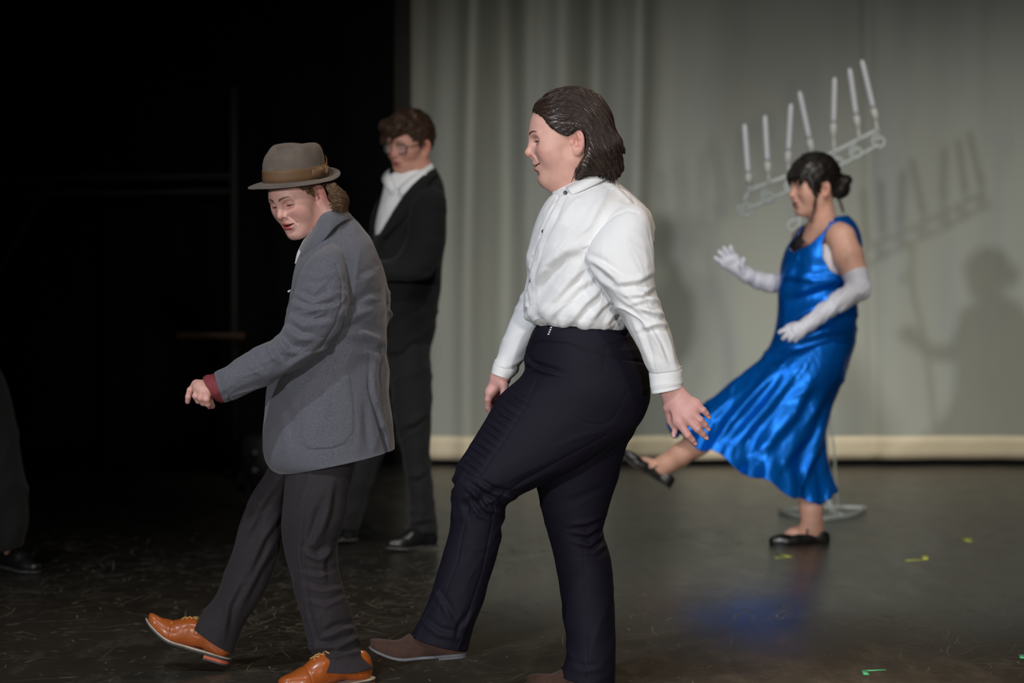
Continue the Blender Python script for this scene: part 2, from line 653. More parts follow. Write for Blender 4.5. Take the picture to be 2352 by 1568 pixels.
def hair_mat(name, dark, lite, rough=0.38, spec=0.5):
    m, nt, p = new_mat(name)
    tc = N(nt, 'ShaderNodeTexCoord')
    no = N(nt, 'ShaderNodeTexNoise'); no.inputs['Scale'].default_value = 90; no.inputs['Detail'].default_value = 3
    nt.links.new(tc.outputs['Object'], no.inputs['Vector'])
    nt.links.new(mixcol(nt, no.outputs['Fac'], dark, lite), p.inputs['Base Color'])
    p.inputs['Roughness'].default_value = rough
    p.inputs['Specular IOR Level'].default_value = spec
    return m


SKIN = skin_mat('skin')
M_FLOOR, nt, p = new_mat('scuffed_black_stage_vinyl')
tc = N(nt, 'ShaderNodeTexCoord')
n1 = N(nt, 'ShaderNodeTexNoise'); n1.inputs['Scale'].default_value = 1.3; n1.inputs['Detail'].default_value = 8
n2 = N(nt, 'ShaderNodeTexNoise'); n2.inputs['Scale'].default_value = 9; n2.inputs['Detail'].default_value = 9; n2.inputs['Roughness'].default_value = 0.7
mp = N(nt, 'ShaderNodeMapping'); mp.inputs['Scale'].default_value = (1, 0.35, 1); mp.inputs['Rotation'].default_value = (0, 0, 0.5)
nt.links.new(tc.outputs['Object'], n1.inputs['Vector'])
nt.links.new(tc.outputs['Object'], mp.inputs[0]); nt.links.new(mp.outputs[0], n2.inputs['Vector'])
c1 = mixcol(nt, n1.outputs['Fac'], (0.019, 0.017, 0.0138, 1), (0.040, 0.0355, 0.028, 1))
r1 = N(nt, 'ShaderNodeValToRGB'); r1.color_ramp.elements[0].position = 0.52; r1.color_ramp.elements[1].position = 0.75
nt.links.new(n2.outputs['Fac'], r1.inputs[0])
nt.links.new(mixcol(nt, r1.outputs[0], c1, (0.065, 0.058, 0.046, 1)), p.inputs['Base Color'])
rr = N(nt, 'ShaderNodeMapRange'); rr.inputs[3].default_value = 0.20; rr.inputs[4].default_value = 0.42
nt.links.new(n2.outputs['Fac'], rr.inputs[0]); nt.links.new(rr.outputs[0], p.inputs['Roughness'])
p.inputs['Specular IOR Level'].default_value = 0.6
bp = N(nt, 'ShaderNodeBump'); bp.inputs['Strength'].default_value = 0.25; bp.inputs['Distance'].default_value = 0.006
nt.links.new(n2.outputs['Fac'], bp.inputs['Height']); nt.links.new(bp.outputs[0], p.inputs['Normal'])

M_DROP, nt, p = new_mat('pale_green_grey_painted_cloth')
tc = N(nt, 'ShaderNodeTexCoord')
n1 = N(nt, 'ShaderNodeTexNoise'); n1.inputs['Scale'].default_value = 1.1; n1.inputs['Detail'].default_value = 6
n2 = N(nt, 'ShaderNodeTexNoise'); n2.inputs['Scale'].default_value = 3.0; n2.inputs['Detail'].default_value = 5
mp = N(nt, 'ShaderNodeMapping'); mp.inputs['Scale'].default_value = (1.6, 1, 0.35)
nt.links.new(tc.outputs['Object'], n1.inputs['Vector']); nt.links.new(tc.outputs['Object'], mp.inputs[0]); nt.links.new(mp.outputs[0], n2.inputs['Vector'])
c = mixcol(nt, n1.outputs['Fac'], (0.345, 0.355, 0.32, 1), (0.41, 0.415, 0.355, 1))
r = N(nt, 'ShaderNodeValToRGB'); r.color_ramp.elements[0].position = 0.5; r.color_ramp.elements[1].position = 0.8
nt.links.new(n2.outputs['Fac'], r.inputs[0])
c = mixcol(nt, r.outputs[0], c, (0.315, 0.335, 0.325, 1))
nt.links.new(c, p.inputs['Base Color'])
p.inputs['Roughness'].default_value = 0.9; p.inputs['Specular IOR Level'].default_value = 0.1

M_HEM = cloth('cream_hem_cloth', (0.74, 0.64, 0.46, 1), vary=0.12, scale=6, bump=0)
M_VELVET = cloth('black_velvet', (0.004, 0.004, 0.0042, 1), rough=1.0, vary=0.3, scale=4, bump=0, spec=0.05)
M_BLACKMETAL = plain('black_painted_steel', (0.012, 0.012, 0.012, 1), rough=0.6, spec=0.2)

# ------------------------------------------------------------------ the setting
V = np.array([[-9, 1.0, 0], [9, 1.0, 0], [9, 15.5, 0], [-9, 15.5, 0], [-9, 1.0, -0.2], [9, 1.0, -0.2], [9, 15.5, -0.2], [-9, 15.5, -0.2]], float)
F = np.array([[0, 1, 2, 3], [7, 6, 5, 4], [0, 4, 5, 1], [1, 5, 6, 2], [2, 6, 7, 3], [3, 7, 4, 0]])
floor = struct(link('floor', V, F, M_FLOOR, smooth=False))


def drape(name, x0, x1, Y, z0, z1, fold, nx, nz, mat, parent=None, thick=0.012):
    """hanging cloth with folds: fold(x, z) gives depth offset; two sided with thickness"""
    x = np.linspace(x0, x1, nx); z = np.linspace(z0, z1, nz)
    X, Z = np.meshgrid(x, z, indexing='ij')
    D = fold(X, Z)
    A = np.stack([X, Y + D, Z], -1)
    Bk = A + np.array([0, thick, 0])
    Vv = np.concatenate([A.reshape(-1, 3), Bk.reshape(-1, 3)])
    i, j = np.meshgrid(np.arange(nx - 1), np.arange(nz - 1), indexing='ij')
    a = i * nz + j; b = (i + 1) * nz + j; c = (i + 1) * nz + j + 1; d = i * nz + j + 1
    f1 = np.stack([a, b, c, d], -1).reshape(-1, 4)
    o = nx * nz
    f2 = f1[:, ::-1] + o
    rim = []
    edge = [(k, 0) for k in range(nx)] + [(nx - 1, k) for k in range(1, nz)] + [(k, nz - 1) for k in range(nx - 2, -1, -1)] + [(0, k) for k in range(nz - 2, 0, -1)]
    ids = [e[0] * nz + e[1] for e in edge]
    for p_, q_ in zip(ids, ids[1:] + ids[:1]):
        rim.append([q_, p_, p_ + o, q_ + o])
    return link(name, Vv, np.vstack([f1, f2, rim]), mat, parent)


# pale backdrop: folds are strong at its left end, nearly flat to the right
_px = lambda px: (px - CX) / (F_PX / 13.25)
_folds = [(960, 30, .035), (1085, 26, -.05), (1150, 34, .06), (1215, 24, -.02), (1290, 30, -.035), (1372, 34, .07), (1445, 26, -.045), (1520, 40, .02),
          (1620, 50, -.012), (1750, 60, .012), (1905, 40, -.008), (2000, 14, .014), (2050, 40, -.010), (2180, 50, .012), (2290, 30, .012), (2400, 60, -.02), (2600, 60, .03), (2800, 60, -.03)]


def drop_fold(X, Z):
    D = np.zeros_like(X)
    for c_, w_, a_ in _folds:
        cc = _px(c_) + (0.03 * np.sin(Z * 0.9 + c_)) + (0.02 * (Z - 1.2) if 1200 < c_ < 1500 else 0)
        D += 2.4 * a_ * np.exp(-((X - cc) / (w_ / 419.0)) ** 2) * (0.55 + 0.45 * np.clip(Z / 2.2, 0, 1))
    D += 0.006 * noise3(np.stack([X * 5, Z * 1.2, 0 * X], -1), 3)
    return D


backdrop = struct(drape('wall_back', -1.3, 6.5, 13.25, 0.035, 5.2, drop_fold, 420, 60, M_DROP))
drape('hem_band', -1.3, 6.5, 13.246, 0.03, 0.158, drop_fold, 420, 4, M_HEM, parent=backdrop, thick=0.004)
# black masking curtains
leg = drape('stage_leg_curtain', -2.2, (906 - CX) / (F_PX / 12.95), 12.95, 0.02, 5.2,
            lambda X, Z: 0.05 * np.sin(X * 17 + 0.3 * np.sin(Z)), 120, 20, M_VELVET)
tag(leg, 'black velvet masking curtain hanging at the left edge of the pale backdrop', 'curtain')
M_EDGESHADE = cloth('dark_brown_edge_shade', (0.045, 0.040, 0.036, 1), rough=1.0, vary=0.2, scale=5, bump=0, spec=0.05)
edge_shade = drape('backdrop_edge_shade', -1.6, (945 - CX) / (F_PX / 13.12), 13.12, 0.02, 5.2, lambda X, Z: 0.02 * np.sin(X * 21 + 0.4 * np.sin(Z)), 90, 16, M_EDGESHADE)  # dark strip added in place of the shadow along the backdrop's left edge
tag(edge_shade, 'narrow dark brown strip standing in for the shaded left edge of the pale backdrop', 'curtain')
wing = struct(drape('wall_left', -8.5, -1.2, 14.2, 0.0, 5.5, lambda X, Z: 0.06 * np.sin(X * 11 + 0.4 * np.sin(Z * 0.7)), 300, 10, M_VELVET))

# ------------------------------------------------------------------ people: heads, hands, hair
class Frame:
    """head frame: origin (ear level, mid-head), forward / left / up axes, scale; local units are metres of a standard head"""

    def __init__(self, px, py, Y, yaw, pitch, roll=0.0, scale=1.0):
        # yaw 0: facing image left in profile; + turns the face towards the camera
        self.o = at(px, py, Y)
        a = math.radians(yaw); b = math.radians(pitch); c = math.radians(roll)
        fw = np.array([-math.cos(a), -math.sin(a), 0.0]); lf = np.array([math.sin(a), -math.cos(a), 0.0]) ; up = np.array([0, 0, 1.0])
        fw, up = fw * math.cos(b) - up * math.sin(b), up * math.cos(b) + fw * math.sin(b)
        lf, up = lf * math.cos(c) - up * math.sin(c), up * math.cos(c) + lf * math.sin(c)
        self.R = np.stack([fw, lf, up], 1)
        self.s = scale
        self.Y = Y

    def anchor(self, L, px, py):
        """shift the frame so that local point L is seen at px, py"""
        w = self.o + self.s * (self.R @ np.asarray(L, float))
        self.o = self.o + at(px, py, w[1]) - w
        return self

    def world(self, P): return self.o + self.s * (np.asarray(P, float) @ self.R.T)
    def local(self, W): return ((np.asarray(W, float) - self.o) @ self.R) / self.s
    def px(self, x, y, dy=0.0): return self.local(at(x, y, self.Y + dy))


def mm(*a): return np.array(a, float) * 0.001


HEAD_DEFAULT = dict(jaw=1.0, cheek=0.0, chin=0.0, nose=1.0, nose_up=0.0, mouth_open=0.0, smile=0.0, lid=(0.0, 3.2, 2.6), double=0.0, brow=0.0, face_w=1.0, ears=True, crease=0.0022)


def lip_lines(mo, sm):
    mw = 24 + 6 * sm; mz = -47 + 5.5 * sm; cf = 92.5 - 5.0 * sm
    up_l = [(mm(102, 0, -42.5), 0.0042), (mm(101.5, 4, -41.3), 0.0048), (mm(97.5, 14, -43.8 + sm), 0.0040), (mm(cf, mw, mz), 0.0020)]
    lo_l = [(mm(100.5, 0, -53 - mo * 8), 0.0062), (mm(97.5, 12, -52 - mo * 6.5 + sm * 2), 0.0052), (mm(cf, mw - 1, mz - 0.6), 0.0020)]
    slit = [(mm(106, 0, -47.3 - mo * 3.5), 0.0014 + mo * 0.0042), (mm(101 - 2 * sm, 14, -47.2 - mo * 2.5 + sm), 0.0014 + mo * 0.0032), (mm(cf + 1.5, mw + 1, mz), 0.0012)]
    return up_l, lo_l, slit


def head_sdf(prm, neck=None):
    p = dict(HEAD_DEFAULT); p.update(prm)
    mo, sm = p['mouth_open'], p['smile']
    fw_ = p['face_w']

    def f(P):
        Q = P.copy(); Q[:, 1] = np.abs(Q[:, 1])
        d = ellip(Q, mm(2, 0, 40), mm(96, 74, 88))
        d = smin(d, ellip(Q, mm(30, 0, 28), mm(68, 66, 62)), 0.02)
        d = smin(d, ellip(Q, mm(44, 0, -14), mm(53, 61 * fw_, 68)), 0.03)
        d = smin(d, rcone(Q, mm(14, 44 * fw_, -48), mm(76, 15, -82 - mo * 6), 0.019 * p['jaw'], 0.016), 0.03)
        d = smin(d, ellip(Q, mm(50, 0, -62 - mo * 3), mm(42, 40 * fw_, 30)), 0.03)
        d = smin(d, ellip(Q, mm(83 + p['chin'], 0, -82 - mo * 6), mm(15, 17, 15)), 0.016)
        if p['double']:
            d = smin(d, ellip(Q, mm(48, 0, -86), mm(34, 34, 20 + 10 * p['double'])), 0.035)
        ck = p['cheek']
        d = smin(d, ellip(Q, mm(62 + ck, 42 * fw_, -12), mm(24, 20, 24 + ck)), 0.025)
        if ck:
            d = smin(d, ellip(Q, mm(55, 36 * fw_, -34), mm(20, 20, 24)), 0.025)
        d = smin(d, rcone(Q, mm(90, 6, 30), mm(78, 40, 31), 0.011, 0.009), 0.014)
        # eye sockets
        d = smax(d, -ellip(Q, mm(100, 31, 13), mm(17, 19, 12)), 0.014)
        # nose
        up = p['nose_up']; ns = p['nose']
        n_ = rcone(Q, mm(94, 0, 22), mm(110, 0, -9 + up), 0.0085 * ns, 0.0088 * ns)
        n_ = smin(n_, ellip(Q, mm(111.5, 0, -14 + up), mm(11, 10, 9.5) * ns), 0.008)
        n_ = smin(n_, ellip(Q, mm(100, 12 * ns, -18 + up * 0.6), mm(10, 6.5, 7.5)), 0.006)
        n_ = smin(n_, rcone(Q, mm(112, 0, -18 + up), mm(101, 0, -26), 0.0045, 0.005), 0.006)
        d = smin(d, n_, 0.011)
        d = smax(d, -ellip(Q, mm(107, 6.4 * ns, -25 + up * 0.6), mm(7, 4.2, 5.6)), 0.003)
        # mouth mound, lips
        d = smin(d, ellip(Q, mm(80, 0, -44), mm(23, 28 + 5 * sm, 24)), 0.018)
        mw = 23 + 4 * sm; mz = -47 + 4.5 * sm
        up_l, lo_l, slit = lip_lines(mo, sm)
        d = smin(d, chain(Q, up_l, 0.003), 0.006)
        d = smin(d, chain(Q, lo_l, 0.003), 0.006)
        d = smax(d, -ellip(Q, mm(103, 0, -64.5 - mo * 8), mm(6.5, 17, 4.5)), 0.010)
        # slit between the lips
        d = smax(d, -chain(Q, slit, 0.0, flat=((1, 0, 0), 5.0)), 0.0018)
        if p['crease']:      # fold from the wing of the nose to the corner of the mouth
            nl = np.maximum(chain(Q, [(mm(100, 18, -18), 0.0), (mm(94, 27, -34), 0.0), (mm(88, 33, -50 + 3 * sm), 0.0)]), 0)
            d = d + p['crease'] * np.exp(-(nl / 0.0042) ** 2)
        # eyelids over the eyeballs
        uo, hu, hl = p['lid']
        sl_ = (Q[:, 1] - 0.031) / 0.0145
        al = np.clip(1 - sl_ * sl_, -0.3, 1)
        E = mm(79, 31, 13)
        ld = vlen(Q - E) - 0.0137
        op = np.maximum(Q[:, 2] - (0.013 + 0.001 * (uo + hu * al)), (0.013 + 0.001 * (uo - hl * al)) - Q[:, 2])
        op = np.maximum(op, 0.079 - Q[:, 0])
        d = smin(d, ld, 0.005)
        d = smax(d, -np.maximum(op, np.abs(ld) - 0.004), 0.0012)
        if p['ears']:
            Re = rot('Z', -26) @ rot('Y', -8)
            q = (Q - mm(-6, 74, -3)) @ Re          # ear space: x forward, y outward, z up
            e = ellip(q, mm(0, 0, 0), mm(18.5, 5.5, 31))
            e = smin(e, ellip(q, mm(4, -1, -25), mm(9, 5, 10)), 0.008)
            e = smax(e, -ellip(q, mm(2.5, 6.0, 3), mm(13.8, 6.5, 24)), 0.003)
            e = smin(e, chain(q, [(mm(0, 1.5, 19), 0.0018), (mm(-6, 2.0, 6), 0.0030), (mm(-4, 2.0, -9), 0.0030), (mm(4, 2.0, -15), 0.0030)], 0.003), 0.004)
            e = smax(e, -ellip(q, mm(5, 1.5, -3), mm(6.5, 6.5, 9)), 0.003)
            e = smin(e, ellip(q, mm(13.5, 1.5, -5), mm(4.5, 4.5, 6.5)), 0.005)
            d = smin(d, e, 0.004)
        if neck is not None:
            d = smin(d, neck(P), 0.035)
        return d
    return f


def head_colors(L, prm, tone):
    """own colours of the face: lips, blush, brows, lash line (L: local points)"""
    p = dict(HEAD_DEFAULT); p.update(prm)
    mo, sm = p['mouth_open'], p['smile']
    base = np.array(tone['skin'][:3])
    C = np.tile(base, (len(L), 1))

    def blend(C, w, c): return C * (1 - w[:, None]) + np.array(c[:3]) * w[:, None]
    Q = L.copy(); Q[:, 1] = np.abs(Q[:, 1])
    g = lambda c, r: np.exp(-(((Q - mm(*c)) / (np.array(r) * 0.001)) ** 2).sum(1))
    C = blend(C, 0.55 * tone.get('blush_w', 1) * g((72, 44, -18), (26, 18, 18)), tone['blush'])
    C = blend(C, 0.45 * tone.get('blush_w', 1) * g((116, 0, -14), (12, 14, 9)), tone['blush'])
    C = blend(C, 0.55 * g((-7, 80, -3), (24, 14, 34)), tone['blush'])
    C = blend(C, 0.35 * g((90, 31, 2), (16, 20, 7)), tone['blush'])
    # lips
    up_l, lo_l, slit = lip_lines(mo, sm)
    dl = np.minimum(chain(Q, up_l) - 0.0021, chain(Q, lo_l) - 0.0019)
    w = np.clip(-dl / 0.0010 + 0.5, 0, 1) * (L[:, 0] > 0.08)
    C = blend(C, w * tone.get('lip_w', 0.85), tone['lip'])
    # mouth inside
    ins = [(a_ - mm(5.5, 0, 0), r_) for a_, r_ in slit]
    w = np.clip(-chain(Q, ins, 0.0, flat=((1, 0, 0), 3.0)) / 0.0008 + 0.4, 0, 1)
    C = blend(C, w * 0.9, (0.08, 0.018, 0.018))
    # brows
    bx = (Q[:, 1] - 0.010) / 0.036
    bz = 0.0345 + 0.001 * p['brow'] + 0.0075 * np.sin(np.clip(bx, 0, 1) * 2.2) - 0.0035 * np.clip(bx, 0, 1) - Q[:, 2]
    hw = 0.0042 * (1.05 - 0.72 * np.clip(bx, 0, 1))
    w = np.clip((hw - np.abs(bz)) / 0.0016 + 0.4, 0, 1) * np.clip((bx + 0.04) * 12, 0, 1) * np.clip((1.08 - bx) * 9, 0, 1) * (L[:, 0] > 0.05)
    C = blend(C, w * tone.get('brow_w', 0.8), tone['brow'])
    # lash line along the opening of the lids
    uo, hu, hl = p['lid']
    s_ = (Q[:, 1] - 0.031) / 0.0145
    al = np.clip(1 - s_ * s_, 0, 1)
    zl = 0.013 + 0.001 * (uo + hu * al)
    w = np.exp(-((Q[:, 2] - zl - 0.0004) / 0.0011) ** 2) * np.clip((1.12 - np.abs(s_)) * 6, 0, 1) * (L[:, 0] > 0.076)
    C = blend(C, w * tone.get('lash_w', 0.85), (0.02, 0.012, 0.01))
    zc = zl + 0.0052
    w = np.exp(-((Q[:, 2] - zc) / 0.0012) ** 2) * np.clip((1.0 - np.abs(s_)) * 4, 0, 1) * (L[:, 0] > 0.076)
    C = blend(C, w * 0.35, tone['blush'])
    return np.hstack([C, np.ones((len(C), 1))])


def build_head(fr, prm, tone, neck_pts=None, h=0.0018, zlow=-0.17, extra=None):
    """neck_pts: [(local point, radius)...]"""
    nk = (lambda P: chain(P, neck_pts, 0.02)) if neck_pts else None
    f0 = head_sdf(prm, nk)
    f = (lambda P: smax(extra(P, f0(P)), zlow - P[:, 2], 0.004)) if extra else (lambda P: smax(f0(P), zlow - P[:, 2], 0.004))
    lo = np.array([-0.115, -0.10, zlow - 0.01]); hi = np.array([0.135, 0.10, 0.14])
    if neck_pts:
        for pnt, r in neck_pts:
            lo = np.minimum(lo, np.asarray(pnt) - r - 0.01); hi = np.maximum(hi, np.asarray(pnt) + r + 0.01)
        lo[2] = max(lo[2], zlow - 0.01)
    Vl, Fq = mesh_sdf(f, lo, hi, h, newton=2)
    C = head_colors(Vl, prm, tone)
    return fr.world(Vl), Fq, C, f0


def eyeball(fr, side, gaze, iris, parent):
    """round eye with iris and pupil; gaze = (deg left, deg up)"""
    n, m = 32, 24
    th = np.linspace(0, np.pi, m); ph = np.linspace(0, 2 * np.pi, n, endpoint=False)
    T, Pp = np.meshgrid(th, ph, indexing='ij')
    D = np.stack([np.cos(T), np.sin(T) * np.cos(Pp), np.sin(T) * np.sin(Pp)], -1)
    ang = np.degrees(T).ravel()
    C = np.tile([0.62, 0.58, 0.55, 1.0], (m * n, 1))
    C[ang < 29] = list(iris) + [1]
    C[ang < 12] = [0.005, 0.005, 0.005, 1]
    R_ = rot('Z', gaze[0]) @ rot('Y', -gaze[1])
    L = mm(79, 31 * side, 13) + 0.0122 * (D.reshape(-1, 3) @ R_.T)
    t = Tube.__new__(Tube); t.V = D
    return link('eye', fr.world(L), t.faces(), M_EYE, parent, col=C)


def lashes(fr, prm, side, mat, parent, length=0.007):
    """upper lashes springing from the edge of the lid"""
    p = dict(HEAD_DEFAULT); p.update(prm)
    uo, hu, hl = p['lid']
    E = mm(79, 31, 13)
    S = []
    for i in range(34):
        q = -0.95 + 1.9 * i / 33
        y = 0.031 + 0.0145 * q
        z = 0.013 + 0.001 * (uo + hu * max(0, 1 - q * q))
        rx = math.sqrt(max(0.0138 ** 2 - (y - 0.031) ** 2 - (z - 0.013) ** 2, 1e-7))
        b = np.array([0.079 + rx, y, z])
        d = np.array([0.9, 0.55 * q, -0.25])
        S.append([b + d * length * t + np.array([0, 0, 0.35 * length * t * t]) for t in np.linspace(-0.1, 1, 5)])
    S = np.array(S); S[..., 1] *= side
    v_, f_ = strands_vf(fr.world(S.reshape(-1, 3)).reshape(-1, 5, 3), 0.00055, 0.0002)
    return link('eyelashes', v_, f_, mat, parent)


def _eye_mat():
    m, nt, p = new_mat('wet_eye')
    a = N(nt, 'ShaderNodeAttribute'); a.attribute_name = 'Col'
    nt.links.new(a.outputs['Color'], p.inputs['Base Color'])
    p.inputs['Roughness'].default_value = 0.08
    return m


M_EYE = _eye_mat()


def hand_vf(Y, wrist, palm_r, fingers, tone, extra=(), h=0.0015, flat=None, nails=True, k=0.010, palm_k=0.016):
    """wrist: chain of (px, py, dy, r) from inside the cuff to the wrist; fingers: lists of (px, py, dy, r) from knuckle to tip"""
    W = lambda q: at(q[0], q[1], Y + q[2])
    wr = [(W(q), q[3]) for q in wrist]
    fg = [[(W(q), q[3]) for q in fgr] for fgr in fingers]
    ex = [[(W(q), q[3]) for q in e] for e in extra]

    def f(P):
        d = chain(P, wr, 0.01, flat)
        for g in fg[1:]:            # palm rays (thumb is first and has its own ray)
            d = smin(d, rcone(P, wr[-1][0], g[0][0], palm_r[0], palm_r[1], flat), palm_k)
        for a, b in zip(fg[1:-1], fg[2:]):
            d = smin(d, rcone(P, a[0][0], b[0][0], palm_r[1], palm_r[1], flat), palm_k)
        for e in ex:
            d = smin(d, chain(P, e, 0.01), 0.014)
        for i, g in enumerate(fg):
            c = None
            for (a, ra), (b, rb) in zip(g[:-1], g[1:]):
                s = rcone(P, a, b, ra, rb)
                c = s if c is None else smin(c, s, 0.002)
            d = smin(d, c, k if i == 0 else 0.006)
        return d
    allp = np.array([p for p, r in wr] + [p for g in fg for p, r in g] + [p for g in ex for p, r in g])
    V, Fq = mesh_sdf(f, allp.min(0) - 0.035, allp.max(0) + 0.035, h)
    C = np.tile(np.append(tone['skin'][:3], 1.0), (len(V), 1))
    for g in fg:
        tip = g[-1][0]
        w = np.exp(-(np.linalg.norm(V - tip, axis=1) / 0.012) ** 2) * 0.35
        C[:, :3] = C[:, :3] * (1 - w[:, None]) + np.array(tone['blush'][:3]) * w[:, None]
        for kn, _ in g[:2]:
            w = np.exp(-(np.linalg.norm(V - kn, axis=1) / 0.013) ** 2) * 0.22
            C[:, :3] = C[:, :3] * (1 - w[:, None]) + np.array(tone['blush'][:3]) * w[:, None]
    return V, Fq, C


def nail_vf(Y, base, tip, face, wid, lift=0.0):
    """small curved oval plate; base, tip: (px, py, dy); face = outward direction"""
    a, b = at(base[0], base[1], Y + base[2]), at(tip[0], tip[1], Y + tip[2])
    d = b - a
    nrm = np.asarray(face, float); nrm = nrm - (nrm @ d) / (d @ d) * d; nrm /= np.linalg.norm(nrm)
    sd = np.cross(nrm, d / np.linalg.norm(d))
    rows = []
    for t in np.linspace(0, 1, 9):
        w = wid * math.sin(math.pi * (0.12 + 0.83 * t)) ** 0.55
        c = a + d * t
        rows.append([c + sd * w * x + nrm * (0.0012 - 0.35 * w * x * x + lift) for x in np.linspace(-1, 1, 7)])
    A = np.array(rows); Bk = A - nrm * 0.0014
    V = np.concatenate([A.reshape(-1, 3), Bk.reshape(-1, 3)])
    i, j = np.meshgrid(np.arange(8), np.arange(6), indexing='ij')
    q = np.stack([i * 7 + j, i * 7 + j + 1, (i + 1) * 7 + j + 1, (i + 1) * 7 + j], -1).reshape(-1, 4)
    return V, np.vstack([q, q[:, ::-1] + 63])


def grow(fr_sdf, starts, dirs, n, ds, offs, rng, pull=1.0, jitter=0.0):
    """strands in local space creeping over the surface fr_sdf = offs; dirs(P, t) gives wanted direction"""
    P = starts.copy()
    S = [P.copy()]
    for i in range(n - 1):
        d = dirs(P, i / (n - 1))
        if jitter: d = d + rng.normal(0, jitter, d.shape)
        d = d / np.maximum(np.linalg.norm(d, axis=1, keepdims=True), 1e-9)
        P = P + d * ds
        dist = fr_sdf(P)
        g = grad(fr_sdf, P, 0.002)
        P = P - np.clip((dist - offs), -0.01, 0.01)[:, None] * g * pull
        S.append(P.copy())
    return np.stack(S, 1)


def body_vf(parts, lo, hi, h, tone, k=0.03):
    """simple continuous body (arms, legs, trunk) under the clothes: parts = chains of (world point, radius)"""
    def f(P):
        d = None
        for c in parts:
            e = chain(P, c, 0.03)
            d = e if d is None else smin(d, e, k)
        return d
    V, Fq = mesh_sdf(f, lo, hi, h)
    return V, Fq, np.tile(np.append(tone['skin'][:3], 1.0), (len(V), 1))

# ------------------------------------------------------------------ shoes
class ShoeFrame:
    """heel, toe: photo pixels of the sole's underside; dyh, dyt depth offsets; roll tips the sole towards the camera"""

    def __init__(self, Y, heel, toe, dyh=0.0, dyt=0.0, roll=0.0, L=0.285):
        a, b = at(heel[0], heel[1], Y + dyh), at(toe[0], toe[1], Y + dyt)
        fw = (b - a); self.k = np.linalg.norm(fw) / L; fw /= np.linalg.norm(fw)
        sd = np.array([0, -1.0, 0]); sd = sd - (sd @ fw) * fw; sd /= np.linalg.norm(sd)
        up = np.cross(fw, sd)
        if up[2] < 0: up = -up
        r = math.radians(roll)
        sd, up = sd * math.cos(r) + up * math.sin(r), up * math.cos(r) - sd * math.sin(r)
        self.o, self.R = a, np.stack([fw, sd, up], 1)

    def world(self, P): return self.o + self.k * (np.asarray(P, float) @ self.R.T)


def bend_fn(bend, xb=0.17):
    return lambda x: bend * np.clip(x - xb, 0, None) ** 2 * 12


def sole_outline(P, grow_=0.0):
    q = P.copy(); q[:, 2] = 0
    d = rcone(q, (0.034, 0, 0), (0.11, 0.002, 0), 0.032, 0.032)
    d = smin(d, rcone(q, (0.11, 0.002, 0), (0.195, 0.0, 0), 0.032, 0.046), 0.02)
    d = smin(d, rcone(q, (0.195, 0.0, 0), (0.253, -0.004, 0), 0.046, 0.030), 0.02)
    return d - grow_


def slab(fr, z0, z1, x0, x1, grow_, bend, mat, name, parent, h=0.0022, roundk=0.003):
    bf = bend_fn(bend)

    def f(P):
        q = P.copy(); q[:, 2] = q[:, 2] - bf(q[:, 0])
        d = sole_outline(q, grow_)
        d = smax(d, np.maximum(z0 - q[:, 2], q[:, 2] - z1), roundk)
        if x1 < 0.28: d = smax(d, q[:, 0] - x1, roundk)
        if x0 > 0: d = smax(d, x0 - q[:, 0], roundk)
        return d
    zt = max(0, float(bf(np.array([0.29]))[0]))
    V, Fq = mesh_sdf(f, (-0.012, -0.06, z0 - 0.008), (0.297, 0.06, z1 + zt + 0.008), h, newton=1)
    return link(name, fr.world(V), Fq, mat, parent, sharp=40)


def upper_fn(kind, bend):
    bf = bend_fn(bend)

    def f(P):
        q = P.copy(); q[:, 2] = q[:, 2] - bf(q[:, 0])
        if kind == 'oxford':
            d = rcone(q, (0.038, 0, 0.035), (0.048, 0, 0.058), 0.034, 0.030)
            d = smin(d, rcone(q, (0.05, 0, 0.045), (0.15, 0, 0.050), 0.034, 0.036), 0.03)
            d = smin(d, rcone(q, (0.045, 0, 0.050), (0.108, 0, 0.062), 0.031, 0.028), 0.02)
            d = smin(d, rcone(q, (0.14, 0, 0.050), (0.20, 0, 0.030), 0.036, 0.034), 0.03)
            d = smin(d, ellip(q, (0.215, -0.002, 0.022), (0.068, 0.042, 0.029)), 0.02)
        elif kind == 'loafer':
            d = rcone(q, (0.038, 0, 0.03), (0.045, 0, 0.052), 0.034, 0.032)
            d = smin(d, rcone(q, (0.05, 0, 0.036), (0.15, 0, 0.040), 0.033, 0.036), 0.03)
            d = smin(d, ellip(q, (0.20, 0, 0.020), (0.082, 0.044, 0.034)), 0.03)
        else:                # ballet flat
            d = rcone(q, (0.036, 0, 0.02), (0.042, 0, 0.046), 0.033, 0.030)
            d = smin(d, rcone(q, (0.05, 0, 0.026), (0.15, 0, 0.024), 0.033, 0.037), 0.03)
            d = smin(d, ellip(q, (0.205, 0, 0.018), (0.080, 0.044, 0.032)), 0.03)
        d = smax(d, sole_outline(q, 0.001), 0.010)
        d = smax(d, 0.004 - q[:, 2], 0.003)
        return d
    return f, bf


def opening(q, kind):
    if kind == 'oxford':
        return rcone(q, (0.038, 0, 0.112), (0.100, 0, 0.118), 0.021, 0.019, flat=((0, 0, 1), 1.6))
    if kind == 'loafer':
        return rcone(q, (0.036, 0, 0.098), (0.142, 0, 0.092), 0.026, 0.024, flat=((0, 0, 1), 1.7))
    return rcone(q, (0.036, 0, 0.070), (0.172, 0, 0.066), 0.029, 0.030, flat=((0, 0, 1), 1.5))


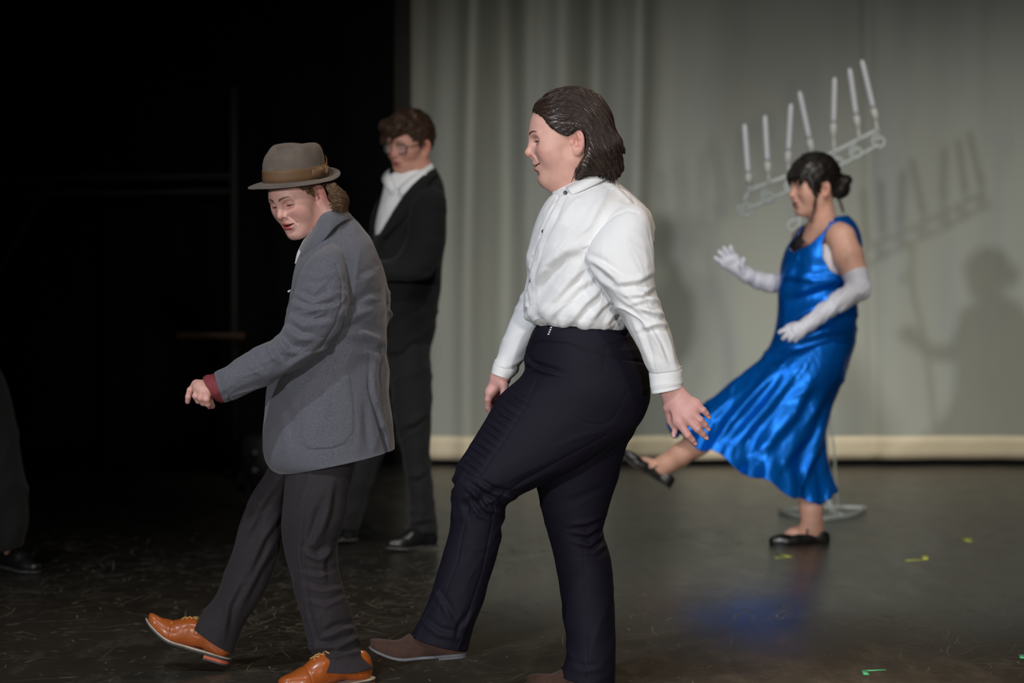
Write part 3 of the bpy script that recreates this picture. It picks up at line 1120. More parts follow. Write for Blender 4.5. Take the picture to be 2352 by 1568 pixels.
def shoe_upper(fr, kind, bend, mat, parent, name='shoe', h=0.0022, grooves=()):
    fo, bf = upper_fn(kind, bend)

    def f(P):
        q = P.copy(); q[:, 2] = q[:, 2] - bf(q[:, 0])
        d = fo(P)
        for pts, r, dep in grooves:       # stitched lines on both sides: points (x, z) seen from the side
            g = np.full(len(q), 1e9)
            s = np.stack([q[:, 0], 0 * q[:, 0], q[:, 2]], 1)
            for a, b in zip(pts[:-1], pts[1:]):
                g = np.minimum(g, rcone(s, (a[0], 0, a[1]), (b[0], 0, b[1]), r, r))
            d = d + dep * np.exp(-(np.maximum(g + r, 0) / r) ** 2)
        return smax(d, -opening(q, kind), 0.003)
    V, Fq = mesh_sdf(f, (-0.012, -0.06, -0.005), (0.30, 0.06, 0.135 + max(0, float(bf(np.array([0.29]))[0]))), h)
    return link(name, fr.world(V), Fq, mat, parent)


def lace_bars(fr, parent, mat, bend, xs, name='lace'):
    """crossing laces lying over the instep of an oxford"""
    fo, bf = upper_fn('oxford', bend)
    parts = []
    for i, x in enumerate(xs):
        for sgn in (1, -1):
            pts = []
            for t in np.linspace(-1, 1, 11):
                y = 0.015 * t
                xx = x + sgn * 0.007 * t
                z = 0.12 + float(bf(np.array([xx]))[0])
                P = np.array([[xx, y, z]])
                for _ in range(14):
                    P[:, 2] -= fo(P) * 0.9
                pts.append(P[0] + (0, 0, 0.0012 + (0.0016 if abs(t) < 0.3 and sgn > 0 else 0)))
            parts.append(tube_path(fr.world(np.array(pts)), 0.0019 * fr.k, 6))
    # bow
    x = xs[-1] + 0.004
    for sgn in (1, -1):
        loop = []
        z0 = 0.0915 + float(bf(np.array([x]))[0])
        for t in np.linspace(0, 2 * np.pi, 17):
            loop.append([x + 0.012 * sgn * math.sin(t) * 0.4 + 0.006, sgn * (0.014 - 0.014 * math.cos(t)), z0 + 0.004 + 0.004 * math.sin(t)])
        parts.append(tube_path(fr.world(np.array(loop)), 0.0017 * fr.k, 6))
    V, Fq, _ = merge(*parts)
    return link(name, V, Fq, mat, parent)

# ------------------------------------------------------------------ the dancer in the white shirt
Y1 = 6.45
TONE1 = dict(skin=(0.68, 0.405, 0.335), blush=(0.62, 0.25, 0.22), lip=(0.52, 0.165, 0.165), brow=(0.05, 0.028, 0.02), brow_w=0.9, lash_w=0.8, lip_w=0.95)
person1 = thing('person', floor_at(1350, 1588), 'person in a white button-up shirt and navy trousers walking in profile with arms swung back', 'person', 'performers dancing across the stage')
w1 = lambda x, y, dy=0.0: at(x, y, Y1 + dy)
M_SHIRT = cloth('white_cotton_shirt', (0.78, 0.785, 0.80, 1), rough=0.8, vary=0.03, scale=25, bump=0.12, bump_scale=350, spec=0.3, sheen=0.1)
M_NAVY = cloth('navy_stretch_twill', (0.0085, 0.0075, 0.0148, 1), rough=0.7, vary=0.18, scale=200, bump=0.2, bump_scale=1200, spec=0.16, sheen=0.0)
M_SUEDE = cloth('brown_suede', (0.058, 0.032, 0.025, 1), rough=0.95, vary=0.25, scale=90, bump=0.3, bump_scale=500, spec=0.1, sheen=0.08)
M_HAIR1 = hair_mat('dark_brown_slicked_hair', (0.014, 0.008, 0.006, 1), (0.050, 0.028, 0.020, 1), rough=0.34, spec=0.6)
M_NAIL = plain('pale_pink_nail', (0.70, 0.42, 0.40, 1), rough=0.2, coat=0.5, vary=0.05)
M_BUTTON = plain('dark_shirt_button', (0.05, 0.05, 0.07, 1), rough=0.35)
M_SOLEGREY = plain('grey_rubber_sole', (0.12, 0.125, 0.14, 1), rough=0.7)

fr1 = Frame(1313, 324, Y1, 5, 10, 0, 1.05)
PRM1 = dict(smile=0.75, cheek=5, double=1.0, mouth_open=0.25, lid=(-1.5, 3.0, 2.4), jaw=1.05, face_w=1.04, nose_up=2.5, chin=-2)
neck1 = [(mm(-14, 0, -40), 0.054), (fr1.px(1335, 418), 0.056), (fr1.px(1338, 480), 0.070)]
Vh, Fh, Ch, fh1 = build_head(fr1, PRM1, TONE1, neck1, h=0.0017, zlow=-0.20)

# near hand, back of the hand to the camera; far hand hanging
hand_a = hand_vf(Y1, [(1530, 850, -0.215, 0.027), (1541, 893, -0.225, 0.025)], (0.020, 0.0125),
                 [[(1536, 940, -0.215, 0.0125), (1541, 966, -0.205, 0.0105), (1551, 985, -0.205, 0.0088), (1548, 1001, -0.21, 0.006)],
                  [(1560, 969, -0.245, 0.0120), (1580, 999, -0.250, 0.0098), (1590, 1010, -0.243, 0.0082), (1597, 1018, -0.235, 0.0062)],
                  [(1576, 958, -0.250, 0.0120), (1602.8, 985, -0.256, 0.0100), (1614, 996.5, -0.249, 0.0084), (1622.5, 1005, -0.241, 0.0064)],
                  [(1588.5, 947, -0.248, 0.0115), (1608.6, 964.5, -0.255, 0.0096), (1619, 975, -0.249, 0.0080), (1627, 985.5, -0.241, 0.0061)],
                  [(1598, 930, -0.240, 0.0110), (1615.5, 942, -0.246, 0.0088), (1622.5, 949.5, -0.242, 0.0073), (1628.5, 957.5, -0.236, 0.0056)]],
                 TONE1, extra=[[(1541, 893, -0.222, 0.022), (1536, 930, -0.218, 0.015)]], flat=((0.25, 1, 0), 0.62))
hand_b = hand_vf(Y1, [(1158, 848, 0.19, 0.021), (1149, 868, 0.19, 0.0235)], (0.020, 0.0125),
                 [[(1158, 886, 0.165, 0.0125), (1158, 905, 0.155, 0.0105), (1153, 925, 0.155, 0.009), (1150, 940, 0.16, 0.007)],
                  [(1127, 900, 0.185, 0.0115), (1121, 918, 0.18, 0.0098), (1121, 936, 0.185, 0.0085), (1127, 950, 0.19, 0.0065)],
                  [(1129, 902, 0.205, 0.0115), (1124, 922, 0.205, 0.0100), (1128, 942, 0.21, 0.0085), (1136, 953, 0.21, 0.0065)],
                  [(1134, 904, 0.225, 0.0115), (1131, 924, 0.23, 0.0096), (1137, 942, 0.23, 0.008), (1144, 950, 0.228, 0.0062)],
                  [(1141, 902, 0.240, 0.0105), (1140, 919, 0.245, 0.0088), (1146, 933, 0.243, 0.0073), (1151, 940, 0.24, 0.0057)]],
                 TONE1, h=0.0018)
body1 = body_vf([[(w1(1340, 440), 0.06), (w1(1350, 520), 0.10), (w1(1335, 640), 0.11), (w1(1335, 760), 0.10), (w1(1350, 860), 0.125)],
                 [(w1(1350, 520, -.08), 0.06), (w1(1425, 540, -.15), 0.042), (w1(1460, 690, -.205), 0.036), (w1(1530, 850, -.215), 0.027), (w1(1541, 893, -.225), 0.024)],
                 [(w1(1350, 520, .08), 0.06), (w1(1290, 560, .15), 0.042), (w1(1232, 690, .2), 0.034), (w1(1163, 830, .19), 0.018), (w1(1151, 868, .19), 0.018)],
                 [(w1(1350, 860, -.07), 0.12), (w1(1220, 1010, -.1), 0.09), (w1(1100, 1130, -.11), 0.058), (w1(1065, 1290, -.11), 0.05), (w1(1012, 1440, -.11), 0.030), (w1(998, 1475, -.11), 0.021), (w1(960, 1484, -.11), 0.021), (w1(925, 1498, -.11), 0.014)],
                 [(w1(1370, 870, .06), 0.12), (w1(1325, 1100, .09), 0.085), (w1(1320, 1230, .09), 0.055), (w1(1350, 1380, .09), 0.05), (w1(1355, 1540, .09), 0.030), (w1(1330, 1562, .08), 0.02), (w1(1290, 1574, .07), 0.018)]],
                (w1(880, 1640)[0], Y1 - .4, -0.05), (w1(1660, 400)[0], Y1 + .4, w1(0, 380)[2]), 0.008, TONE1)
for hd in (hand_a, hand_b): hd[2][:, :3] *= np.array([0.90, 0.86, 0.95])
Vb, Fb, Cb = merge((Vh, Fh, Ch), hand_a, hand_b, body1)
b1 = link('body', Vb, Fb, SKIN, person1, col=Cb)
for s_ in (1, -1):
    eyeball(fr1, s_, (0, -6), (0.10, 0.10, 0.09), b1)
    lashes(fr1, PRM1, s_, M_HAIR1, b1)
nails = [nail_vf(Y1, (1545.5, 991, -0.2165), (1547, 1004, -0.2165), (-0.55, -0.8, 0.1), 0.0052, 0.0),
         nail_vf(Y1, (1592.5, 1012.5, -0.2465), (1600.5, 1020.5, -0.241), (0.2, -1, 0.3), 0.0050, 0.0),
         nail_vf(Y1, (1616.5, 998.5, -0.2530), (1626.5, 1008, -0.247), (0.2, -1, 0.3), 0.0052, 0.0),
         nail_vf(Y1, (1621.5, 977.5, -0.2530), (1630, 988, -0.2465), (0.2, -1, 0.3), 0.0050, 0.0),
         nail_vf(Y1, (1624.5, 951.5, -0.2455), (1631, 960.5, -0.241), (0.2, -1, 0.3), 0.0044, 0.0)]
for nv, nf in nails: link('fingernail', nv, nf, M_NAIL, b1)

# hair: slicked back from the brow, tucked behind the ear, loose bob over the collar
rng = np.random.default_rng(5)
hl1 = [fr1.px(x, y)[[0, 2]] for x, y in [(1221, 254), (1229, 262), (1243, 275), (1256, 294), (1275, 309), (1292, 316), (1306, 309), (1314, 300), (1329, 299), (1338, 312), (1340, 338), (1335, 360),
                                         (1322, 380), (1312, 402), (1318, 416), (1345, 408), (1372, 398), (1382, 404), (1398, 410), (1440, 408), (1470, 330), (1440, 200), (1300, 180), (1210, 205)]]
hp = lambda x, y, dy: fr1.px(x, y, dy)


def hair1(P):
    Q = P.copy(); Q[:, 1] = np.abs(Q[:, 1])
    d = ellip(Q, mm(-1, 0, 40), mm(97, 74, 88)) - 0.0085 - 0.004 * np.clip(-P[:, 0] * 12, 0, 1)
    d = smin(d, ellip(Q, mm(28, 0, 32), mm(69.5, 67, 62)) - 0.0045, 0.02)
    for dy in (-0.055, 0.0, 0.055):
        d = smin(d, chain(P, [(hp(1355, 275, dy), 0.030), (hp(1392, 335, dy), 0.034), (hp(1400, 385, dy), 0.026)], 0.02), 0.03)
    for sg in (-1, 1):
        d = smin(d, chain(P, [(hp(1345, 278, .064 * sg), 0.016), (hp(1360, 330, .080 * sg), 0.020), (hp(1343, 380, .084 * sg), 0.020), (hp(1325, 405, .078 * sg), 0.013)], 0.01), 0.022)
        d = smin(d, chain(P, [(hp(1375, 290, .055 * sg), 0.022), (hp(1385, 345, .074 * sg), 0.024), (hp(1375, 392, .074 * sg), 0.018)], 0.01), 0.022)
        d = smin(d, chain(P, [(hp(1385, 330, .050 * sg), 0.024), (hp(1412, 380, .050 * sg), 0.017), (hp(1408, 402, .05 * sg), 0.010)], 0.01), 0.016)
    d = smin(d, chain(P, [(hp(1395, 325, -.02), 0.020), (hp(1420, 340, -.03), 0.010), (hp(1432, 343, -.035), 0.004)]), 0.012)
    # comb grooves
    d = d + 0.0011 * np.sin(P[:, 2] * 420 + P[:, 0] * 160 + 2.2 * np.sin(P[:, 0] * 60)) * np.clip((P[:, 0] + 0.02) * 20, 0, 1)
    d = d + 0.0013 * np.sin(P[:, 0] * 420 - P[:, 2] * 130 + 2.0 * np.sin(P[:, 2] * 50)) * np.clip((-P[:, 0]) * 20, 0, 1)
    return smax(d, poly2d(P[:, 0], P[:, 2], hl1), 0.004)


Vr, Fr = mesh_sdf(hair1, (-0.165, -0.125, -0.12), (0.12, 0.125, 0.15), 0.0026)
hsurf = lambda P: hair1(P)


def flow1(P, t):
    w = np.clip((0.005 - P[:, 0]) / 0.07, 0, 1)[:, None]
    a = np.array([-1.0, 0, -0.30]); b = np.array([-0.22, 0, -1.0])
    return (1 - w) * a + w * b


sel = rng.choice(len(Vr), 5200)
st = Vr[sel]
st = st[(st[:, 1] > -0.09)]
S = grow(hsurf, st, flow1, 14, rng.uniform(0.003, 0.0065, (len(st), 1)), rng.uniform(0.0002, 0.0022, len(st)), rng, pull=0.8, jitter=0.05)
vis = np.abs(hsurf(S[:, -1])) < 0.02
Vs, Fs = strands_vf(fr1.world(S[vis].reshape(-1, 3)).reshape(-1, 14, 3), 0.0011, 0.0004)
# a few loose ends below the bob
st = []
for k in range(260):
    x0 = rng.uniform(1322, 1412); sd = -1 if rng.random() < 0.75 else 1
    base = fr1.px(x0, 388 + rng.uniform(-8, 8), sd * (0.055 + 0.03 * math.sin((x0 - 1322) / 90 * math.pi)) + rng.normal(0, 0.006))
    tipx = x0 + rng.normal(-2 if x0 < 1350 else 4, 5)
    tip = fr1.px(tipx, 412 + rng.uniform(-4, 9), sd * 0.066 + rng.normal(0, 0.006))
    st.append([base * (1 - q) + tip * q + np.array([0, 0.004 * math.sin(q * 3), 0]) for q in np.linspace(0, 1, 6)])
Vt, Ft = strands_vf(fr1.world(np.array(st).reshape(-1, 3)).reshape(-1, 6, 3), 0.0014, 0.0003)

Vr2, Fr2, _ = merge((fr1.world(Vr), Fr), (Vs, Fs), (Vt, Ft))
link('hair', Vr2, Fr2, M_HAIR1, person1)

# shirt: trunk, two sleeves, collar, cuffs, placket
T = Tube(Y1, [(1268, 446, 1396, 404, 0, .075), (1255, 462, 1425, 424, 0, .120), (1238, 492, 1465, 458, 0, .168), (1222, 535, 1498, 495, 0, .192), (1211, 585, 1502, 548, 0, .192),
              (1212, 640, 1480, 620, 0, .180), (1206, 690, 1468, 690, 0, .178), (1206, 716, 1462, 728, 0, .174), (1220, 738, 1452, 750, 0, .163, 2.2), (1238, 748, 1440, 764, 0, .145, 2.2)], 200, 260)
T.push(0.0035 * fold_noise(T.V, 35, 0.045, 4.0, 2) * np.clip((T.t - 0.25) * 4, 0, 1) + 0.0015 * fold_noise(T.V, 60, 0.02, 4, 7))
gath = np.clip((T.t - 0.80) * 9, 0, 1) * np.clip((1.02 - T.t) * 9, 0, 1)
T.push(0.012 * gath * noise3(np.stack([np.cos(T.th) * 5.2, np.sin(T.th) * 5.2, T.t * 5], -1), 3))
T.crease([([(1335, 572), (1300, 586), (1265, 615), (1236, 655), (1216, 692)], 0.011, 17, 'f'), ([(1345, 600), (1325, 640), (1280, 690), (1240, 728)], 0.007, 12, 'f'),
          ([(1372, 640), (1330, 665), (1290, 705), (1262, 738)], 0.007, 11, 'f'), ([(1390, 665), (1350, 700), (1320, 738)], 0.007, 10, 'f'),
          ([(1420, 690), (1385, 710), (1360, 742)], 0.006, 9, 'f'), ([(1440, 720), (1410, 730), (1395, 750)], 0.006, 8, 'f'),
          ([(1348, 590), (1372, 640), (1400, 690), (1432, 740)], -0.012, 14), ([(1284, 470), (1272, 500), (1243, 545)], 0.004, 9, 'f'),
          ([(1395, 415), (1420, 430), (1450, 462), (1480, 500)], 0.004, 6, 'f'), ([(1410, 440), (1380, 480), (1350, 540)], 0.004, 14, 'f'),
          ([(1340, 470), (1300, 520), (1262, 560)], 0.003, 20, 'f'), ([(1235, 600), (1222, 640), (1215, 680)], 0.004, 9, 'f'),
          ([(1282, 452), (1275, 466), (1250, 520), (1228, 572), (1219, 612), (1214, 655), (1212, 700)], -0.0035, 2.6, 'l'),
          ([(1300, 452), (1289, 475), (1266, 525), (1245, 575), (1236, 615), (1230, 655), (1228, 700)], -0.0012, 2.2, 'l')])
shirt_v, shirt_f = T.vf(hem1=0.0)
sl = Tube(Y1, [(1420, 470, 1438, 466, -.13, .02), (1388, 500, 1466, 470, -.150, .045), (1358, 545, 1490, 496, -.168, .064), (1345, 588, 1500, 552, -.185, .073), (1362, 628, 1503, 606, -.20, .074),
               (1390, 670, 1506, 662, -.208, .070), (1424, 720, 1522, 715, -.213, .066), (1450, 770, 1543, 762, -.215, .058), (1472, 812, 1552, 800, -.216, .052), (1486, 846, 1560, 835, -.217, .046),
               (1492, 856, 1564, 846, -.218, .042)], 170, 130)
elb = np.exp(-((sl.t - 0.62) / 0.16) ** 2)
sl.push((0.0032 * fold_noise(sl.V, -62, 0.055, 3.2, 21) + 0.0026 * fold_noise(sl.V, -35, 0.034, 3.2, 9) * (0.4 + 1.2 * elb) + 0.0010 * fold_noise(sl.V, -80, 0.016, 4, 10)) * np.clip(sl.t * 3 - 0.2, 0, 1))
sl.crease([([(1348, 588), (1385, 606), (1432, 640)], 0.0060, 9, 'f'), ([(1352, 604), (1385, 640), (1425, 668)], 0.0045, 8, 'f'), ([(1505, 628), (1470, 648), (1415, 655)], 0.0055, 9, 'f'),
           ([(1508, 660), (1475, 682), (1445, 682)], 0.0060, 8, 'f'), ([(1520, 705), (1488, 690), (1455, 700)], 0.0060, 8, 'f'), ([(1532, 728), (1500, 722), (1470, 712)], 0.0060, 7, 'f'),
           ([(1540, 752), (1512, 748), (1470, 760)], 0.0050, 8, 'f'), ([(1450, 715), (1478, 775), (1500, 838)], 0.0045, 8, 'f'), ([(1490, 740), (1518, 790), (1535, 835)], 0.0040, 7, 'f'),
           ([(1525, 735), (1545, 790), (1555, 835)], 0.0030, 6, 'f'),
           ([(1498, 500), (1503, 580), (1506, 650)], 0.003, 5, 'f'), ([(1346, 575), (1358, 548), (1380, 520), (1408, 496), (1440, 483), (1464, 488)], -0.0030, 3.5, 'l')])
cuff = Tube(Y1, [(1490, 849, 1565, 838, -.218, .040), (1490, 856, 1568, 845, -.218, .0415), (1493, 880, 1569, 868, -.219, .0405), (1497, 904, 1569, 889, -.220, .0400)], 40, 110)
cuff.push(0.0018 * fold_noise(cuff.V, 10, 0.03, 3, 4))
cuff.crease([([(1490, 857), (1530, 853), (1568, 846)], -0.0018, 2.2, 'l'), ([(1497, 897), (1530, 893), (1569, 883)], -0.0008, 1.6, 'l')])
sf = Tube(Y1, [(1262, 480, 1280, 476, .13, .02), (1240, 520, 1330, 500, .160, .055), (1225, 575, 1340, 560, .18, .068), (1212, 640, 1320, 640, .195, .070), (1192, 690, 1280, 715, .20, .065),
               (1168, 745, 1240, 770, .20, .056), (1148, 800, 1208, 822, .195, .048), (1136, 836, 1187, 850, .19, .041)], 120, 100)
sf.push(0.004 * fold_noise(sf.V, 20, 0.035, 3, 31) * np.clip(sf.t * 3 - 0.3, 0, 1))
cuff2 = Tube(Y1, [(1137, 824, 1193, 842, .19, .0385), (1134, 832, 1192, 850, .19, .040), (1128, 856, 1173, 871, .19, .039)], 30, 90)
cuff2.crease([([(1134, 833), (1165, 843), (1192, 850)], -0.0018, 2.2, 'l')])
Vv, Fv, _ = merge((shirt_v, shirt_f), sl.vf(), sf.vf(), cuff.vf(hem1=0.05, thick=0.003), cuff2.vf(hem1=0.05, thick=0.003))
shirt1 = link('shirt', Vv, Fv, M_SHIRT, person1)
colr = Tube(Y1, [(1281, 462, 1404, 414, 0, .082), (1275, 456, 1400, 404, 0, .080), (1269, 446, 1394, 390, 0, .075), (1270, 441, 1390, 385, 0, .0725)], 24, 150)
colr.push(0.0015 * fold_noise(colr.V, -25, 0.05, 2, 3))
cv, cf = colr.vf(hem0=0.012, hem1=0.03, thick=0.0035)
link('collar', cv, cf, M_SHIRT, shirt1)
A_ = smooth_pts([w1(1394, 386, .03), w1(1388, 386, -.022), w1(1368, 394, -.064), w1(1340, 408, -.080), w1(1316, 421, -.083), w1(1299, 430, -.080)], 40)
B_ = smooth_pts([w1(1404, 402, .03), w1(1400, 406, -.030), w1(1376, 419, -.092), w1(1350, 431, -.112), w1(1330, 440, -.118), w1(1313, 447, -.114)], 40)
v_, f_ = strip_vf(A_, B_, 0.0035)
link('collar_leaf', v_, f_, M_SHIRT, shirt1)
A_ = smooth_pts([w1(1298, 432, -.074), w1(1284, 436, -.058), w1(1270, 440, -.020), w1(1266, 440, .03)], 24)
B_ = smooth_pts([w1(1301, 450, -.094), w1(1288, 459, -.074), w1(1276, 462, -.028), w1(1270, 458, .03)], 24)
v_, f_ = strip_vf(A_, B_, 0.0035)
link('collar_leaf', v_, f_, M_SHIRT, shirt1)


def patch_on(tube, pts, lift):
    """points on the near side of a tube at given pixels, lifted off the cloth"""
    px_, py_ = proj(tube.V); n_ = tube.normals()
    ok = n_[..., 1] < 0.15
    out = []
    for x, y in pts:
        d = np.where(ok, (px_ - x) ** 2 + (py_ - y) ** 2, 1e9)
        i = np.unravel_index(np.argmin(d), d.shape)
        v, nn = tube.V[i], n_[i]
        p0 = at(x, y, v[1])
        out.append(p0 + nn * lift)
    return np.array(out)


def disc_vf(c, nrm, r, th, n=14):
    nrm = np.asarray(nrm, float) / np.linalg.norm(nrm)
    u = np.cross(nrm, [0.1, 0.2, 1]); u /= np.linalg.norm(u); v = np.cross(nrm, u)
    a = np.linspace(0, 2 * np.pi, n, endpoint=False)
    ring = np.cos(a)[:, None] * u + np.sin(a)[:, None] * v
    rows = [c + ring * r * 0.02, c + ring * r * 0.8 - nrm * th * 0.15, c + ring * r, c + ring * r - nrm * th]
    rows[0] = rows[0] - nrm * th * 0.3
    V = np.array(rows); t = Tube.__new__(Tube); t.V = V
    return V.reshape(-1, 3), t.faces()


for (x, y), nr in zip([(1244, 531), (1222, 590), (1216, 645)], [(-.75, -.6, .2)] * 3):
    c = patch_on(T, [(x + 3, y)], 0.0012)[0]
    dv, df = disc_vf(c, nr, 0.0044, 0.003)
    link('button', dv, df, M_BUTTON, shirt1)
c = at(1298, 442, Y1 - 0.099)
dv, df = disc_vf(c, (-.3, -1, 0.1), 0.0055, 0.003)
link('button', dv, df, M_BUTTON, shirt1)

# trousers: near leg swings forward with a bent knee, far leg carries the weight
A = Tube(Y1, [(1238, 738, 1446, 757, 0, .157, 2.2), (1225, 757, 1452, 766, 0, .168, 2.2), (1212, 790, 1472, 800, -.002, .180), (1204, 825, 1490, 850, -.01, .184), (1203, 852, 1494, 900, -.03, .172), (1150, 906, 1470, 972, -.065, .135),
              (1112, 968, 1392, 1030, -.09, .112), (1077, 1026, 1310, 1082, -.10, .103), (1050, 1070, 1222, 1122, -.105, .094), (1039, 1110, 1172, 1152, -.108, .086), (1037, 1160, 1160, 1180, -.11, .080),
              (1030, 1218, 1153, 1226, -.11, .076), (1014, 1278, 1140, 1284, -.11, .075), (998, 1330, 1122, 1342, -.11, .074), (980, 1385, 1104, 1400, -.11, .073), (962, 1425, 1086, 1446, -.11, .072), (944, 1458, 1075, 1494, -.11, .070)], 330, 200)
kn = np.exp(-((A.t - 0.60) / 0.10) ** 2)
A.push(0.0022 * fold_noise(A.V, 25, 0.04, 4, 12) * (0.5 + kn * 2) + 0.004 * fold_noise(A.V, 60, 0.035, 4, 17) * np.clip((A.t - 0.72) * 4, 0, 1))
ribs = []
for i in range(13):
    q = i / 12
    x0 = 1170 - 110 * q; y0 = 896 + 172 * q
    ribs.append(([(x0 - 2, y0 - 4), (x0 + 22, y0 + 12), (x0 + 46 - 8 * q, y0 + 24)], 0.0038 + 0.0012 * math.sin(i * 2.3), 4.6, 'f'))
A.crease(ribs + [([(1234, 872), (1205, 935), (1165, 1000), (1118, 1068), (1086, 1115), (1072, 1180), (1050, 1290), (1010, 1400)], -0.0022, 2.6, 'l'),
                 ([(1392, 1000), (1300, 1050), (1200, 1105), (1137, 1150), (1130, 1200), (1108, 1310), (1072, 1420), (1052, 1480)], -0.0024, 2.6, 'l'),
                 ([(1212, 792), (1250, 786), (1300, 790), (1360, 806), (1420, 822), (1480, 832)], -0.0026, 2.8, 'l'),
                 ([(1218, 786), (1206, 812), (1216, 832), (1250, 850), (1290, 858)], 0.006, 6, 'f'), ([(1205, 852), (1240, 842), (1285, 856)], 0.005, 7, 'f'),
                 ([(1392, 806), (1386, 850)], -0.0015, 2.2, 'l'), ([(1335, 838), (1390, 868), (1448, 878)], -0.0016, 2.2, 'l'),
                 ([(1335, 838), (1312, 930), (1316, 955), (1345, 972), (1385, 975), (1410, 960), (1440, 900)], -0.0014, 2.2, 'l'),
                 ([(1068, 1110), (1100, 1132), (1140, 1152)], 0.006, 8, 'f'), ([(1085, 1118), (1120, 1165), (1158, 1172)], 0.007, 8, 'f'), ([(1100, 1105), (1135, 1128), (1185, 1140)], 0.007, 7, 'f'),
                 ([(1075, 1140), (1105, 1180), (1140, 1195)], 0.005, 7, 'f'), ([(1160, 1130), (1150, 1150), (1165, 1170)], -0.006, 8), ([(1060, 1150), (1075, 1200)], 0.003, 9, 'f'),
                 ([(970, 1420), (1010, 1450), (1060, 1460)], 0.005, 9, 'f'), ([(1050, 1475), (1060, 1440), (1085, 1400)], 0.004, 7, 'f'), ([(1000, 1350), (1030, 1400), (1050, 1440)], 0.004, 9, 'f')])
Bt = Tube(Y1, [(1240, 760, 1440, 770, 0.01, .150), (1228, 830, 1484, 850, 0.02, .165), (1222, 900, 1492, 900, .035, .160), (1222, 960, 1472, 968, .05, .145), (1226, 1030, 1440, 1022, .06, .128), (1231, 1100, 1420, 1098, .07, .112),
               (1244, 1172, 1394, 1178, .075, .098), (1258, 1225, 1385, 1218, .08, .090), (1272, 1280, 1400, 1270, .08, .086), (1283, 1340, 1408, 1330, .08, .083), (1291, 1400, 1412, 1395, .08, .081),
               (1298, 1460, 1414, 1460, .08, .080), (1298, 1510, 1414, 1520, .08, .080), (1283, 1548, 1414, 1576, .08, .080)], 300, 180)
Bt.push(0.0022 * fold_noise(Bt.V, 20, 0.05, 4, 40) + 0.0025 * fold_noise(Bt.V, 75, 0.05, 4, 41) * np.clip((Bt.t - .6) * 3, 0, 1))
Bt.crease([([(1388, 1188), (1350, 1205), (1310, 1210)], 0.006, 8, 'f'), ([(1386, 1206), (1350, 1232), (1315, 1226)], 0.007, 8, 'f'), ([(1392, 1228), (1355, 1258), (1325, 1250)], 0.006, 8, 'f'),
           ([(1398, 1252), (1370, 1272), (1340, 1275)], 0.004, 8, 'f'), ([(1425, 1010), (1412, 1025), (1390, 1040)], 0.005, 7, 'f'), ([(1300, 1520), (1340, 1535), (1390, 1530)], 0.003, 8, 'f'),
           ([(1340, 1250), (1345, 1400), (1350, 1560)], -0.0015, 2.5, 'l')])
Vv, Fv, _ = merge(A.vf(hem0=0.03, hem1=0.05, thick=0.003), Bt.vf(hem1=0.05, thick=0.003))
trou1 = link('trousers', Vv, Fv, M_NAVY, person1)
M_PRINT = plain('white_print', (0.75, 0.75, 0.78, 1), rough=0.6, vary=0.02)
for x, y in [(1266.5, 752), (1264.5, 757), (1262.5, 762), (1260.5, 767)]:
    q = patch_on(A, [(x - 2.0, y - 1.4), (x + 2.0, y - 1.0)], 0.001); q2 = patch_on(A, [(x - 2.4, y + 1.6), (x + 1.6, y + 2.0)], 0.001)
    mv, mf = strip_vf(q, q2, 0.0006)
    link('logo_mark', mv, mf, M_PRINT, trou1)

# suede loafers
for heel, toe, dyh, dyt, roll, bend in [((1072, 1503), (849, 1520), -.11, -.13, 2, 0.25), ((1405, 1592), (1205, 1584), .075, .06, 0, 0.1)]:
    sf_ = ShoeFrame(Y1, heel, toe, dyh, dyt, roll)
    sh = shoe_upper(sf_, 'loafer', bend, M_SUEDE, person1, 'loafer', grooves=[([(0.286, 0.018), (0.25, 0.034), (0.20, 0.046), (0.15, 0.054), (0.11, 0.05)], 0.0026, 0.0030)])
    slab(sf_, 0.0, 0.0085, 0, 1, 0.002, bend, M_SOLEGREY, 'sole', sh)
    slab(sf_, -0.007, 0.001, 0, 0.085, 0.001, bend, M_SOLEGREY, 'heel', sh)

# ------------------------------------------------------------------ the dancer in the grey blazer and hat
Y2 = 6.74
TONE2 = dict(skin=(0.66, 0.385, 0.325), blush=(0.56, 0.21, 0.19), lip=(0.52, 0.095, 0.10), brow=(0.07, 0.04, 0.03), lip_w=1.0, brow_w=0.9, blush_w=1.2)
person2 = thing('person', floor_at(740, 1590), 'person in a grey blazer and brown felt hat, head bowed, kicking one tan shoe forward', 'person', 'performers dancing across the stage')
w2 = lambda x, y, dy=0.0: at(x, y, Y2 + dy)
M_BLAZER = cloth('grey_melange_jersey', (0.066, 0.068, 0.086, 1), rough=0.9, vary=0.22, scale=120, bump=0.3, bump_scale=900, spec=0.15, sheen=0.2, melange=(0.150, 0.151, 0.178, 1))
M_CHARCOAL = cloth('charcoal_brown_wool', (0.027, 0.0225, 0.0265, 1), rough=0.8, vary=0.25, scale=150, bump=0.25, bump_scale=900, spec=0.2, sheen=0.04)
M_LINING = cloth('dark_red_lining', (0.19, 0.032, 0.042, 1), rough=0.7, vary=0.2, scale=60, bump=0.15)
M_FELT = cloth('brown_grey_felt', (0.125, 0.100, 0.082, 1), rough=0.95, vary=0.35, scale=28, bump=0.25, bump_scale=420, spec=0.12, sheen=0.08)
M_RIBBON = cloth('brown_ribbon', (0.135, 0.075, 0.038, 1), rough=0.55, vary=0.2, scale=40, bump=0.15, bump_scale=900)
M_FEATHER = cloth('amber_feather', (0.33, 0.14, 0.035, 1), rough=0.6, vary=0.5, scale=160, bump=0.2)
M_TAN = plain('tan_polished_leather', (0.36, 0.085, 0.014, 1), rough=0.36, spec=0.45, coat=0.2, vary=0.3, scale=18)
M_WELT = plain('cream_welt', (0.55, 0.46, 0.36, 1), rough=0.6)
